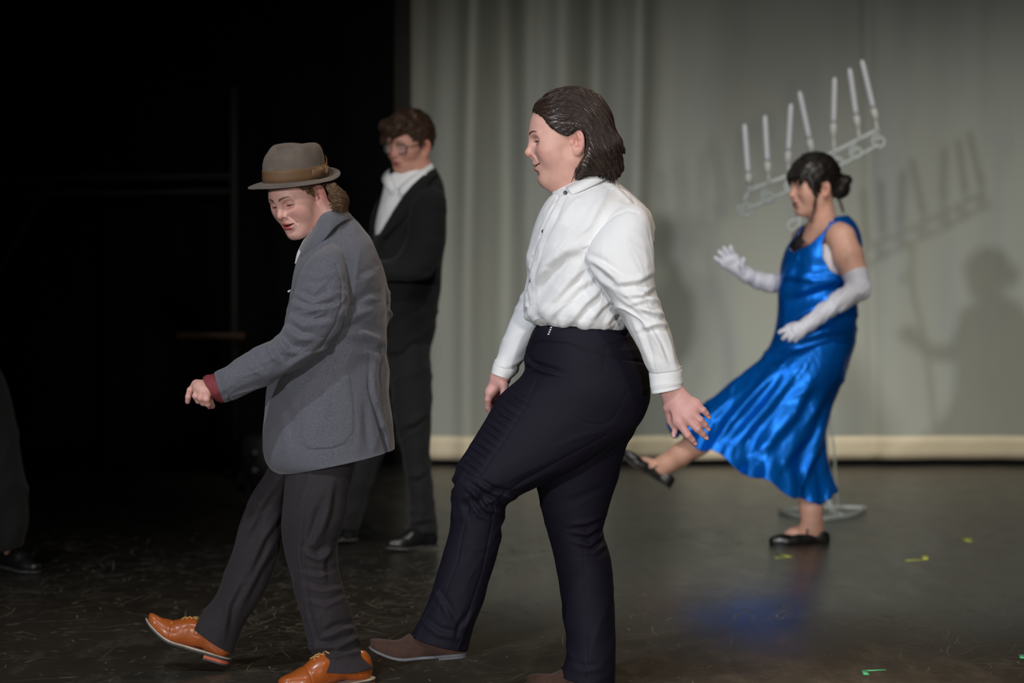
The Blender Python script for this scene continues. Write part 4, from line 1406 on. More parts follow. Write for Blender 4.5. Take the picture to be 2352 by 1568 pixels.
M_DARKSOLE = plain('dark_grey_sole', (0.05, 0.048, 0.048, 1), rough=0.6)
M_REDHEEL = plain('coral_heel_layer', (0.50, 0.11, 0.055, 1), rough=0.55)
M_LACE = plain('straw_shoelace', (0.50, 0.30, 0.10, 1), rough=0.7)
M_HAIR2 = hair_mat('brown_curly_hair', (0.040, 0.023, 0.013, 1), (0.21, 0.118, 0.058, 1), rough=0.45)

fr2 = Frame(690, 460, Y2, 52, 24.5, -6, 0.915).anchor(mm(-7, 74, -3), 737, 447)
hat = Frame(678, 413, Y2, 50, 8, 1, 0.88)


def under_hat(P, d):
    return smax(d, hat.local(fr2.world(P))[:, 2] + 0.003, 0.004)


PRM2 = dict(mouth_open=0.6, lid=(-4.6, 3.0, 1.2), cheek=1.5, jaw=0.95, brow=-1.5, nose=0.98, chin=0)
neck2 = [(mm(-26, 0, -36), 0.044), (fr2.px(766, 505, 0), 0.046), (fr2.px(772, 560, 0), 0.060)]
Vh, Fh, Ch, fh2 = build_head(fr2, PRM2, TONE2, neck2, h=0.0017, zlow=-0.19, extra=under_hat)
hand_a = hand_vf(Y2, [(520, 880, -0.20, 0.026), (487, 889, -0.205, 0.0235)], (0.0185, 0.0115),
                 [[(482, 905, -0.165, 0.012), (480, 918, -0.155, 0.0105), (484, 927, -0.16, 0.009), (488, 932, -0.165, 0.0078)],
                  [(452, 884, -0.205, 0.0105), (437, 896, -0.21, 0.0092), (432.5, 911, -0.21, 0.0082), (431, 922, -0.205, 0.0068)],
                  [(458, 890, -0.222, 0.0105), (449.5, 909, -0.232, 0.0094), (455, 920, -0.222, 0.0082), (463, 924, -0.205, 0.0068)],
                  [(466, 896, -0.230, 0.0105), (461, 914, -0.243, 0.0092), (466, 925, -0.232, 0.0080), (473, 929, -0.215, 0.0066)],
                  [(475, 901, -0.232, 0.0098), (475, 917, -0.244, 0.0084), (478, 928, -0.236, 0.0074), (481, 934, -0.222, 0.0062)]],
                 TONE2, extra=[[(487, 889, -0.20, 0.018), (481, 902, -0.175, 0.014)]])
hand_b = hand_vf(Y2, [(850, 800, 0.22, 0.026), (825, 835, 0.21, 0.0235)], (0.0185, 0.0115),
                 [[(812, 842, 0.185, 0.012), (803, 855, 0.18, 0.0105), (798, 868, 0.18, 0.009), (795, 878, 0.18, 0.0075)],
                  [(806, 862, 0.20, 0.0105), (800, 882, 0.20, 0.0092), (800, 898, 0.20, 0.008), (803, 910, 0.2, 0.0066)],
                  [(811, 866, 0.215, 0.0105), (806, 888, 0.215, 0.0092), (807, 904, 0.215, 0.008), (811, 916, 0.215, 0.0066)],
                  [(817, 867, 0.23, 0.0105), (813, 888, 0.23, 0.0092), (815, 903, 0.23, 0.008), (819, 914, 0.23, 0.0066)],
                  [(824, 865, 0.243, 0.0098), (822, 882, 0.245, 0.0084), (824, 895, 0.245, 0.0072), (828, 904, 0.245, 0.006)]], TONE2, h=0.003)
body2 = body_vf([[(w2(760, 530), 0.06), (w2(775, 600), 0.10), (w2(770, 720), 0.11), (w2(750, 900), 0.11), (w2(750, 1000), 0.11)],
                 [(w2(775, 600, -.08), 0.06), (w2(745, 625, -.12), 0.036), (w2(715, 755, -.2), 0.034), (w2(520, 880, -.2), 0.027), (w2(487, 889, -.205), 0.023)],
                 [(w2(775, 600, .07), 0.06), (w2(800, 610, .13), 0.038), (w2(864, 700, .205), 0.024), (w2(846, 800, .22), 0.022), (w2(825, 835, .21), 0.023)],
                 [(w2(750, 1000, -.06), 0.10), (w2(730, 1120, -.085), 0.068), (w2(715, 1250, -.09), 0.05), (w2(740, 1380, -.09), 0.045), (w2(780, 1500, -.09), 0.03), (w2(800, 1535, -.10), 0.02), (w2(720, 1570, -.16), 0.014)],
                 [(w2(750, 1000, .06), 0.09), (w2(640, 1120, .085), 0.045), (w2(597, 1250, .09), 0.042), (w2(540, 1380, .09), 0.042), (w2(503, 1445, .09), 0.028), (w2(490, 1478, .09), 0.018), (w2(400, 1458, .09), 0.013)]],
                (w2(320, 1640)[0], Y2 - .4, -0.05), (w2(960, 400)[0], Y2 + .4, w2(0, 460)[2]), 0.008, TONE2)
Vb, Fb, Cb = merge((Vh, Fh, Ch), hand_a, hand_b, body2)
b2 = link('body', Vb, Fb, SKIN, person2, col=Cb)
for s_ in (1, -1):
    eyeball(fr2, s_, (-4, -26), (0.07, 0.05, 0.035), b2)
    lashes(fr2, PRM2, s_, M_HAIR2, b2, 0.005)

# hair under the hat, curling out at the nape
rng = np.random.default_rng(8)


def hair2(P):
    Q = P.copy(); Q[:, 1] = np.abs(Q[:, 1])
    d = ellip(Q, mm(2, 0, 40), mm(96, 74, 88)) - 0.006
    # keep: behind the temples, above the ears, down the nape
    cut = poly2d(P[:, 0], P[:, 2], mm(62, 140, 66, 56, 54, 46, 44, 26, 34, 6, 20, 4, 14, 30, -12, 34, -28, 26, -34, 0, -36, -40, -52, -70, -120, -70, -130, 140).reshape(-1, 2))
    d = smax(d, cut, 0.006)
    for dy in (-0.045, 0.0, 0.04):
        d = smin(d, chain(P, [(fr2.px(764, 428, dy), 0.010), (fr2.px(768, 450, dy), 0.012), (fr2.px(776, 468, dy), 0.008)], 0.02), 0.02)
    d = d + 0.003 * noise3(P * 75.0, 4)
    return smax(d, hat.local(fr2.world(P))[:, 2] + 0.004, 0.003)


Vr, Fr = mesh_sdf(hair2, (-0.15, -0.11, -0.12), (0.08, 0.11, 0.14), 0.003)


locks = []
for k in range(1000):
    q0 = rng.random()
    dy0 = rng.uniform(-0.072, 0.05)
    edge = 1 - abs(dy0 + 0.01) / 0.075
    a0 = np.array([747 + 20 * q0 + 4 * edge, 420 + 16 * rng.random(), dy0])
    a1 = np.array([760 + 38 * rng.random() ** 0.8 * (0.6 + 0.4 * edge), 466 + 24 * rng.random(), dy0 * 1.05 - 0.004])
    if a1[0] < 772: a1[1] = min(a1[1], 484)
    turns = rng.uniform(1.6, 3.6); ph = rng.uniform(0, 6.28); rad = rng.uniform(2.5, 6.5)
    pts = []
    for t in np.linspace(0, 1, 34):
        base = a0 * (1 - t) + a1 * t
        out = math.sin(math.pi * t) * (6 + 6 * edge)
        an = ph + turns * 6.28 * t
        g = rad * min(1, t * 2.5)
        pts.append(at(base[0] + out + g * math.cos(an), base[1] + 0.5 * g * math.sin(an), Y2 + base[2] + g * math.sin(an) / 824.0))
    locks.append(pts)
locks = np.array(locks)
locks = locks[(hat.local(locks.reshape(-1, 3))[:, 2].reshape(len(locks), -1) < 0.0).all(1)]
Vs, Fs = strands_vf(locks, 0.0011, 0.0005)
st = Vr[rng.choice(len(Vr), 2500)]
st = st[(st[:, 0] > -0.06) & (st[:, 1] > 0)]
S = grow(hair2, st, lambda P, t: np.tile([-0.55, 0.0, -0.8], (len(P), 1)), 7, rng.uniform(0.0015, 0.003, (len(st), 1)), rng.uniform(0.0003, 0.002, len(st)), rng, pull=0.8, jitter=0.15)
S = S[(hat.local(fr2.world(S.reshape(-1, 3)))[:, 2].reshape(len(S), -1) < -0.004).all(1)]
Vt, Ft = strands_vf(fr2.world(S.reshape(-1, 3)).reshape(-1, 7, 3), 0.0009, 0.0004)
Vr2, Fr2, _ = merge((fr2.world(Vr), Fr), (Vs, Fs), (Vt, Ft))
link('hair', Vr2, Fr2, M_HAIR2, person2)

# felt hat


def hat_ring(a, r, u):
    return np.stack([0.112 * r * np.cos(a), 0.092 * r * np.sin(a), u + 0 * a], -1)


a_ = np.linspace(0, 2 * np.pi, 96, endpoint=False)
rows = []
prof = [(0.985, 0.000), (0.985, 0.012), (0.98, 0.030), (0.968, 0.046), (0.955, 0.062), (0.935, 0.078), (0.90, 0.092), (0.84, 0.104), (0.74, 0.112), (0.60, 0.116), (0.44, 0.117), (0.28, 0.117), (0.13, 0.117), (0.01, 0.117)]
prof = spline(np.array([[r * 0.1, u, 0, 0] for r, u in prof]), 60)
for r, u, _, _ in prof:
    R_ = hat_ring(a_, r * 10, u)
    top = np.clip((u - 0.055) / 0.05, 0, 1) ** 1.2
    f_, s_ = R_[:, 0], R_[:, 1]
    R_[:, 2] -= top * 0.030 * np.exp(-(s_ / 0.030) ** 2) * np.exp(-((f_ - 0.005) / 0.085) ** 2)
    R_[:, 2] -= top * 0.010 * np.clip((f_ - 0.02) / 0.09, 0, 1)
    for sg in (-1, 1):
        R_[:, 1] -= sg * top * 0.016 * np.exp(-((f_ - 0.066) / 0.035) ** 2 - ((s_ - sg * 0.055) / 0.045) ** 2)
    rows.append(R_)
crown = np.array(rows)
crown = crown + 0.0012 * noise3(crown * 30, 2)[..., None]


def brim_u(a, r):
    k = np.clip(r, 0, 1)
    fr_ = np.cos(a)
    u = -0.010 * np.clip(fr_, 0, 1) * k - 0.004 * k * np.abs(np.sin(a)) + 0.024 * np.clip(-fr_ - 0.1, 0, 1) ** 1.3 * k ** 1.5
    return u + 0.002 * np.sin(2 * a + 0.6) * k


def brim_rows(off):
    out = []
    for k in np.linspace(0, 1, 18):
        c_ = hat_ring(a_, 1.0, 0)
        w_ = 0.047 + 0.004 * np.cos(a_)
        d_ = c_ / np.linalg.norm(c_, axis=1, keepdims=True)
        q = c_ * 0.985 + d_ * (w_ * k)[:, None]
        q[:, 2] = brim_u(a_, k) + off * (1 - 0.5 * k ** 6)
        out.append(q)
    return out


up_ = brim_rows(0.0022); dn_ = brim_rows(-0.0022)
brim = np.array(up_ + dn_[::-1])
t = Tube.__new__(Tube); t.V = brim
Vbm, Fbm = hat.world(brim.reshape(-1, 3)), t.faces()
t2 = Tube.__new__(Tube); t2.V = crown
hatv, hatf, _ = merge((hat.world(crown.reshape(-1, 3)), t2.faces()[:, ::-1]), (Vbm, Fbm[:, ::-1]))
hat_o = link('hat', hatv, hatf, M_FELT, person2)
band = []
for u, g in [(0.002, 1.006), (0.003, 1.020), (0.016, 1.021), (0.034, 1.014), (0.040, 1.010), (0.0405, 0.995)]:
    q = hat_ring(a_, 0.985 * g - 0.15 * max(0, u - 0.02), u)
    q[:, 2] += 0.004 * np.clip(-np.cos(a_), 0, 1) * (u / 0.04) + 0.0006 * np.sin(a_ * 9 + u * 300)
    band.append(q)
t3 = Tube.__new__(Tube); t3.V = np.array(band)
band_o = link('hat_band', hat.world(t3.V.reshape(-1, 3)), t3.faces()[:, ::-1], M_RIBBON, hat_o)


def band_pt(adeg, u, out):
    a = math.radians(adeg)
    q = hat_ring(np.array([a]), 0.985 * 1.018 - 0.15 * max(0, u - 0.02), u)[0]
    d = q / np.linalg.norm(q[:2]); d[2] = 0
    return q + d * out


# bow: a flat loop with a knot, then a feather standing behind it
bw = []
for g0, g1, z0, z1, o0 in [(82, 114, 0.004, 0.038, 0.0022), (114, 120, 0.012, 0.030, 0.006), (120, 140, 0.006, 0.036, 0.0024)]:
    ang = np.linspace(g0, g1, 14)
    bulge = np.sin(np.linspace(0, np.pi, 14)) * 0.004
    A_ = np.array([band_pt(x, z0 + 0.004 * (1 - math.sin(math.pi * i / 13)), o0 + b_) for i, (x, b_) in enumerate(zip(ang, bulge))])
    B_ = np.array([band_pt(x, z1 - 0.004 * (1 - math.sin(math.pi * i / 13)), o0 + b_) for i, (x, b_) in enumerate(zip(ang, bulge))])
    bw.append(strip_vf(hat.world(A_), hat.world(B_), 0.002))
kn = np.array([band_pt(112 + i * 0.9, 0.0, 0.004) for i in range(8)])
kt = np.array([band_pt(112 + i * 0.9, 0.041, 0.0045) for i in range(8)])
bw.append(strip_vf(hat.world(kn), hat.world(kt), 0.003))
V_, F_, _ = merge(*bw)
link('bow', V_, F_, M_RIBBON, hat_o)
fe = []
for j in range(26):
    base = band_pt(121 + 9 * (j / 25.0) + 1.5 * math.sin(j), 0.010 + 0.006 * math.sin(j * 2.1), 0.004)
    tip = band_pt(124 + 30 * (j / 25.0), 0.046 + 0.018 * (j / 25.0) + 0.003 * math.sin(j * 3.3), 0.003)
    fe.append(np.array([base * (1 - q) + tip * q for q in np.linspace(0, 1, 6)]))
V_, F_ = strands_vf(hat.world(np.array(fe).reshape(-1, 3)).reshape(-1, 6, 3), 0.0024, 0.0009)
link('feather', V_, F_, M_FEATHER, hat_o)

# white shirt collar showing at the neck
sc_ = Tube(Y2, [(704, 534, 790, 494, 0, .050), (694, 556, 796, 506, 0, .057), (683, 580, 805, 528, 0, .072), (677, 606, 820, 552, 0, .085)], 40, 100)
v_, f_ = sc_.vf(hem0=0.02, thick=0.003)
link('shirt', v_, f_, M_SHIRT, person2)

# blazer
J = Tube(Y2, [(708, 541, 800, 488, 0, .060), (699, 562, 812, 500, 0, .078), (690, 580, 832, 524, 0, .115), (682, 604, 856, 556, 0, .152), (673, 642, 876, 608, 0, .172), (662, 700, 886, 690, 0, .172), (650, 760, 889, 770, 0, .165),
              (628, 830, 892, 840, 0, .160), (613, 885, 896, 900, 0, .165), (607, 950, 901, 960, 0, .172), (604, 1010, 905, 1000, 0, .176), (605, 1040, 906, 1014, 0, .178), (612, 1062, 906, 1022, 0, .178), (626, 1079, 906, 1028, 0, .178),
              (640, 1086, 906, 1031, 0, .178)], 320, 260)
J.push(0.0032 * fold_noise(J.V, 70, 0.055, 3.0, 51) * (0.15 + 0.85 * np.clip((1 - J.t) * 6, 0, 1)) + 0.003 * fold_noise(J.V, 25, 0.045, 3.5, 52) * np.exp(-((J.t - 0.45) / 0.18) ** 2))
pock = [(698, 884), (750, 870), (804, 862), (810, 900), (814, 960), (813, 992), (805, 1008), (790, 1019), (765, 1029), (740, 1031), (715, 1031), (703, 1026), (695, 1014), (692, 960)]
J.crease([(pock, 0.0032, 1.4, 'p'), ([(804, 862), (813, 930), (814, 990), (792, 1018), (765, 1030), (715, 1032)], -0.0025, 2.0, 'l'),
          ([(850, 860), (852, 893), (866, 942), (880, 990), (893, 1037)], -0.008, 5.0, 'f'), ([(864, 930), (876, 975), (888, 1025), (906, 1100), (914, 1140)], -0.026, 3.6, 'g'), ([(838, 915), (842, 970), (848, 1040)], -0.006, 9), ([(846, 800), (850, 893)], -0.002, 2.0, 'l'),
          ([(758, 514), (785, 492), (800, 490)], -0.004, 3.5, 'l'), ([(720, 548), (745, 520), (762, 508)], 0.005, 6, 'f'),
          ([(775, 745), (810, 715), (860, 700)], 0.009, 14, 'f'), ([(790, 760), (830, 755), (880, 775)], 0.008, 14, 'f'), ([(800, 800), (840, 800), (885, 820)], 0.006, 15, 'f'),
          ([(820, 700), (850, 680), (880, 680)], 0.006, 12, 'f'), ([(872, 790), (866, 860), (872, 920)], 0.005, 10, 'f'), ([(745, 690), (770, 760), (760, 820)], -0.012, 20),
          ([(770, 1030), (768, 1062)], -0.0012, 1.8, 'l'), ([(830, 640), (860, 620)], 0.004, 12, 'f'),
          ([(620, 900), (660, 960), (670, 1040)], 0.004, 14, 'f')])
jv, jf = J.vf(hem0=0.03, hem1=0.05, thick=0.005)
Sv = Tube(Y2, [(742, 566, 768, 556, -.115, .02), (712, 590, 786, 574, -.140, .048), (690, 626, 793, 612, -.165, .060), (676, 672, 799, 664, -.182, .063), (664, 710, 799, 708, -.192, .062), (650, 742, 782, 752, -.199, .060),
               (628, 772, 752, 796, -.203, .057), (596, 794, 706, 832, -.205, .053), (560, 816, 650, 864, -.205, .050), (528, 836, 594, 894, -.205, .047), (508, 847, 545, 916, -.205, .0455), (494, 854, 518, 924, -.205, .0445)], 220, 150)
Sv.push((0.0045 * fold_noise(Sv.V, 15, 0.045, 3.2, 61) + 0.002 * fold_noise(Sv.V, 35, 0.025, 3, 62)) * np.clip(Sv.t * 4 - 0.3, 0, 1))
Sv.crease([([(700, 625), (730, 632), (760, 622)], 0.006, 9, 'f'), ([(685, 672), (720, 690), (765, 672)], 0.008, 10, 'f'), ([(672, 690), (715, 706), (770, 700)], 0.007, 9, 'f'), ([(662, 718), (700, 740), (760, 735)], 0.007, 10, 'f'),
           ([(655, 745), (690, 770), (730, 775)], 0.008, 10, 'f'), ([(640, 770), (665, 800), (690, 806)], 0.008, 10, 'f'), ([(618, 783), (632, 815), (650, 830)], 0.006, 9, 'f'), ([(570, 812), (590, 845), (615, 862)], 0.004, 10, 'f'),
           ([(772, 606), (786, 650), (785, 700), (770, 745), (738, 800)], -0.003, 3, 'l'), ([(505, 849), (512, 880), (520, 905), (531, 919)], -0.0045, 2.6, 'l'),
           ([(760, 760), (715, 815), (655, 856), (590, 890)], 0.004, 10, 'f')])
Sw = Tube(Y2, [(800, 570, 830, 560, .10, .03), (815, 600, 868, 590, .145, .055), (835, 650, 888, 640, .185, .062), (848, 690, 897, 690, .205, .060), (848, 725, 899, 735, .215, .055), (838, 760, 885, 775, .218, .050), (822, 795, 866, 815, .215, .045), (808, 822, 848, 842, .21, .043)], 120, 100)
Sw.push(0.005 * fold_noise(Sw.V, 20, 0.04, 3, 71) * np.clip(Sw.t * 4 - 0.5, 0, 1))
Vv, Fv, _ = merge((jv, jf), Sv.vf(hem1=0.05, thick=0.004), Sw.vf(hem1=0.05, thick=0.004))
blazer = link('blazer', Vv, Fv, M_BLAZER, person2)
A_ = smooth_pts([w2(690, 573, -.030), w2(706, 546, -.052), w2(724, 520, -.066), w2(741, 493, -.066), w2(766, 484, -.048), w2(797, 484, -.006)], 40)
B_ = smooth_pts([w2(695, 592, -.085), w2(718, 574, -.105), w2(744, 550, -.112), w2(766, 524, -.105), w2(786, 509, -.082), w2(808, 503, -.030)], 40)
v_, f_ = strip_vf(A_, B_, 0.006)
link('jacket_collar', v_, f_, M_BLAZER, blazer)
rc = Tube(Y2, [(500, 856, 522, 921, -.205, .0415), (486, 859, 514, 924, -.205, .0420), (474, 862, 505, 923, -.205, .0415), (466.5, 866, 497, 920, -.205, .0400)], 40, 90)
rc.push(0.002 * fold_noise(rc.V, 60, 0.02, 3, 5))
v_, f_ = rc.vf(hem1=0.03, thick=0.003)
link('turned_cuff', v_, f_, M_LINING, blazer)
q = patch_on(J, [(663.5, 668), (669, 666), (676, 663.5)], 0.002); q2 = patch_on(J, [(664, 671.5), (670, 670), (676.5, 667)], 0.002)
v_, f_ = strip_vf(q + np.array([0, -0.004, 0]), q2 + np.array([0, -0.004, 0]), 0.002)
link('pocket_square', v_, f_, M_SHIRT, blazer)
q = patch_on(J, [(617, 869), (627, 868), (639, 866)], 0.0015); q2 = patch_on(J, [(617, 871.5), (627, 870.5), (639, 868.5)], 0.0015)
v_, f_ = strip_vf(q, q2, 0.0015)
link('red_piping', v_, f_, M_LINING, blazer)

# trousers
A2 = Tube(Y2, [(650, 960, 870, 960, -.01, .100), (650, 1010, 850, 1010, -.03, .100), (654, 1070, 824, 1055, -.065, .088), (651, 1140, 802, 1125, -.085, .095), (648, 1195, 794, 1185, -.09, .090), (652, 1250, 776, 1245, -.09, .084),
               (664, 1310, 778, 1305, -.09, .082), (680, 1370, 793, 1365, -.09, .081), (696, 1430, 813, 1425, -.09, .080), (710, 1480, 826, 1475, -.09, .080), (718, 1510, 838, 1506, -.10, .086), (719, 1532, 855, 1533, -.11, .094)], 260, 170)
A2.push(0.004 * fold_noise(A2.V, 75, 0.06, 3, 81) + 0.0055 * fold_noise(A2.V, 15, 0.04, 3.2, 82) * np.clip((A2.t - 0.72) * 4, 0, 1))
A2.crease([([(706, 1260), (725, 1220), (745, 1160)], 0.008, 11, 'f'), ([(700, 1262), (730, 1275), (765, 1250)], 0.010, 10, 'f'), ([(765, 1245), (745, 1290), (750, 1330)], 0.007, 9, 'f'), ([(690, 1310), (730, 1318), (780, 1308)], 0.004, 8, 'f'),
           ([(700, 1340), (740, 1352), (788, 1345)], 0.004, 8, 'f'), ([(705, 1375), (750, 1385), (795, 1365)], 0.004, 8, 'f'), ([(740, 1460), (780, 1440), (818, 1435)], 0.009, 9, 'f'), ([(720, 1478), (770, 1480), (825, 1455)], 0.009, 9, 'f'),
           ([(730, 1505), (780, 1500), (832, 1490)], 0.008, 8, 'f'), ([(700, 1120), (698, 1200), (690, 1260), (705, 1400), (740, 1520)], 0.004, 6, 'f'), ([(770, 1110), (760, 1170), (745, 1230)], 0.006, 10, 'f')])
B2 = Tube(Y2, [(640, 980, 860, 980, .02, .130), (625, 1050, 780, 1050, .06, .110), (608, 1085, 700, 1090, .075, .100), (584, 1125, 672, 1140, .085, .092), (562, 1180, 662, 1200, .09, .086), (541, 1240, 648, 1258, .09, .083), (518, 1312, 620, 1330, .09, .080),
               (494, 1366, 588, 1390, .09, .078), (466, 1406, 562, 1438, .09, .077), (450, 1424, 552, 1472, .09, .076), (443, 1434, 543, 1500, .09, .074)], 240, 160)
B2.push(0.0055 * fold_noise(B2.V, 62, 0.05, 3.4, 91))
B2.crease([([(640, 1110), (600, 1170), (560, 1260)], 0.006, 11, 'f'), ([(650, 1180), (610, 1240), (570, 1330)], 0.008, 11, 'f'), ([(640, 1240), (600, 1310), (560, 1390)], 0.007, 11, 'f'), ([(560, 1330), (530, 1390), (520, 1460)], 0.006, 10, 'f')])
Vv, Fv, _ = merge(A2.vf(hem1=0.05, thick=0.003), B2.vf(hem1=0.05, thick=0.003))
link('trousers', Vv, Fv, M_CHARCOAL, person2)

# tan lace-up shoes
for heel, toe, dyh, dyt, roll, bend in [((528, 1516), (325, 1456), .09, .07, 6, 0.27), ((858, 1559), (640, 1594), -.085, -.22, 0, 0.04)]:
    sf_ = ShoeFrame(Y2, heel, toe, dyh, dyt, roll)
    sh = shoe_upper(sf_, 'oxford', bend, M_TAN, person2, 'shoe', grooves=[([(0.118, 0.078), (0.130, 0.060), (0.128, 0.048), (0.105, 0.050), (0.075, 0.040), (0.055, 0.022)], 0.0020, 0.0016),
                                                                          ([(0.205, 0.07), (0.203, 0.040), (0.200, 0.012)], 0.0018, 0.0014)])
    slab(sf_, 0.0035, 0.0085, 0, 1, 0.0050, bend, M_WELT, 'welt', sh)
    slab(sf_, -0.003, 0.004, 0, 1, 0.0040, bend, M_DARKSOLE, 'sole', sh)
    slab(sf_, -0.014, -0.0025, 0, 0.082, 0.002, bend, M_REDHEEL, 'heel', sh)
    slab(sf_, -0.019, -0.0135, 0, 0.083, 0.002, bend, M_DARKSOLE, 'heel_cap', sh)
    lace_bars(sf_, sh, M_LACE, bend, [0.172, 0.158, 0.144, 0.130])

# ------------------------------------------------------------------ the dancer in the black suit behind
Y3 = 9.68
TONE3 = dict(skin=(0.58, 0.31, 0.235), blush=(0.52, 0.18, 0.15), lip=(0.42, 0.09, 0.09), brow=(0.03, 0.018, 0.012), lip_w=0.95, brow_w=0.9)
person3 = thing('person', floor_at(930, 1258), 'person in a black suit, open white shirt and dark glasses standing behind the grey blazer', 'person', 'performers dancing across the stage')
w3 = lambda x, y, dy=0.0: at(x, y, Y3 + dy)
M_BLACK = cloth('black_suit_wool', (0.0105, 0.0098, 0.0102, 1), rough=0.85, vary=0.2, scale=100, bump=0.15, spec=0.2, sheen=0.08)
M_GREYTR = cloth('charcoal_trouser_wool', (0.017, 0.016, 0.016, 1), rough=0.85, vary=0.2, scale=100, bump=0.15, spec=0.2, sheen=0.1)
M_HAIR3 = hair_mat('tousled_brown_hair', (0.020, 0.011, 0.007, 1), (0.09, 0.046, 0.022, 1), rough=0.5)
M_SPECS = plain('black_glasses_frame', (0.012, 0.011, 0.011, 1), rough=0.3)
M_LENS = plain('clear_lens', (0.6, 0.6, 0.6, 1), rough=0.03, alpha=0.10, vary=0.0)
M_BLKLEATHER = plain('black_leather', (0.010, 0.010, 0.010, 1), rough=0.35, coat=0.2)

fr3 = Frame(950, 335, Y3, 50, 13, 2, 1.0).anchor(mm(-7, 74, -3), 980, 337)
PRM3 = dict(lid=(-3.5, 2.6, 1.4), jaw=1.0, cheek=0, mouth_open=0.1, brow=-1)
neck3 = [(mm(-16, 0, -40), 0.050), (fr3.px(962, 395, 0), 0.054), (fr3.px(962, 450, 0), 0.066)]
Vh, Fh, Ch, fh3 = build_head(fr3, PRM3, TONE3, neck3, h=0.0026, zlow=-0.19)
hand_a = hand_vf(Y3, [(854, 612, -0.27, 0.027), (830, 617, -0.28, 0.0245)], (0.019, 0.012),
                 [[(816, 612, -0.285, 0.012), (804, 608, -0.29, 0.0105), (796, 608, -0.29, 0.009), (790, 609, -0.29, 0.0075)],
                  [(802, 619, -0.29, 0.0105), (788, 622, -0.295, 0.0092), (780, 628, -0.29, 0.008), (776, 634, -0.28, 0.0066)],
                  [(802, 623, -0.28, 0.0105), (788, 628, -0.285, 0.0092), (781, 635, -0.28, 0.008), (778, 641, -0.27, 0.0066)],
                  [(804, 628, -0.27, 0.0105), (792, 634, -0.27, 0.0092), (786, 640, -0.265, 0.008), (783, 646, -0.26, 0.0066)],
                  [(807, 632, -0.26, 0.0098), (798, 638, -0.26, 0.0084), (793, 644, -0.255, 0.0074), (790, 649, -0.25, 0.0062)]], TONE3, h=0.0032)
body3 = body_vf([[(w3(962, 430), 0.06), (w3(955, 490), 0.10), (w3(945, 600), 0.09), (w3(938, 720), 0.08), (w3(938, 800), 0.07)],
                 [(w3(955, 480, -.08), 0.06), (w3(980, 490, -.13), 0.045), (w3(965, 600, -.19), 0.030), (w3(882, 620, -.25), 0.016), (w3(850, 619, -.275), 0.016)],
                 [(w3(955, 480, .08), 0.06), (w3(910, 490, .13), 0.045), (w3(880, 600, .18), 0.038), (w3(870, 690, .16), 0.028)],
                 [(w3(942, 800, -.05), 0.07), (w3(947, 950, -.08), 0.05), (w3(962, 1100, -.08), 0.034), (w3(972, 1200, -.08), 0.03), (w3(965, 1232, -.08), 0.026)],
                 [(w3(930, 800, .05), 0.07), (w3(870, 960, .08), 0.05), (w3(832, 1090, .08), 0.034), (w3(797, 1200, .08), 0.028), (w3(790, 1228, .08), 0.024)]],
                (w3(740, 1300)[0], Y3 - .42, -0.03), (w3(1080, 300)[0], Y3 + .35, w3(0, 380)[2]), 0.010, TONE3)
Vb, Fb, Cb = merge((Vh, Fh, Ch), hand_a, body3)
b3 = link('body', Vb, Fb, SKIN, person3, col=Cb)
for s_ in (1, -1): eyeball(fr3, s_, (0, -22), (0.05, 0.035, 0.025), b3)
rng = np.random.default_rng(12)


def hair3(P):
    Q = P.copy(); Q[:, 1] = np.abs(Q[:, 1])
    d = ellip(Q, mm(0, 0, 46), mm(98, 76, 90)) - 0.010
    cut = poly2d(P[:, 0], P[:, 2], mm(125, 170, 108, 96, 92, 72, 70, 62, 56, 40, 42, 34, 34, 8, 22, -6, 16, 26, -14, 34, -30, 24, -40, -20, -60, -52, -130, -60, -140, 170).reshape(-1, 2))
    d = smax(d, cut, 0.008)
    d = smin(d, chain(P, [(mm(70, -50, 92), 0.028), (mm(96, -20, 88), 0.020), (mm(106, 10, 72), 0.012)], 0.02), 0.02)
    d = smin(d, chain(P, [(mm(20, 30, 128), 0.028), (mm(70, 20, 118), 0.024), (mm(100, 30, 92), 0.014)], 0.02), 0.025)
    d = smin(d, chain(P, [(mm(78, -60, 62), 0.012), (mm(82, -68, 34), 0.008)], 0.02), 0.015)
    return d + 0.004 * noise3(P * 60.0, 9)


Vr, Fr = mesh_sdf(hair3, (-0.13, -0.11, -0.08), (0.14, 0.11, 0.17), 0.0035)
st = Vr[rng.choice(len(Vr), 2200)]
S = grow(hair3, st, lambda P, t: np.stack([0.9 - 2.4 * (P[:, 0] < 0.0) + 0.4 * np.sin(P[:, 1] * 90), 0.5 * np.sin(P[:, 2] * 120 + P[:, 0] * 50), -0.3 - 0.6 * (P[:, 2] < 0.08)], 1), 9, rng.uniform(0.002, 0.006, (len(st), 1)),
         rng.uniform(0.0005, 0.007, len(st)), rng, pull=0.6, jitter=0.3)
lock = []
for k in range(40):
    o = rng.normal(0, 0.003, 3)
    lock.append(np.array([mm(98, 6, 80), mm(106, 6, 68), mm(109, 4, 55), mm(108, 0, 44), mm(106, -3, 36)]) + o * np.linspace(0.3, 1, 5)[:, None])
Vs, Fs = strands_vf(fr3.world(S.reshape(-1, 3)).reshape(-1, 9, 3), 0.0013, 0.0005)
Vl, Fl = strands_vf(fr3.world(np.array(lock).reshape(-1, 3)).reshape(-1, 5, 3), 0.0016, 0.0006)
Vr2, Fr2, _ = merge((fr3.world(Vr), Fr), (Vs, Fs), (Vl, Fl))
link('hair', Vr2, Fr2, M_HAIR3, person3)
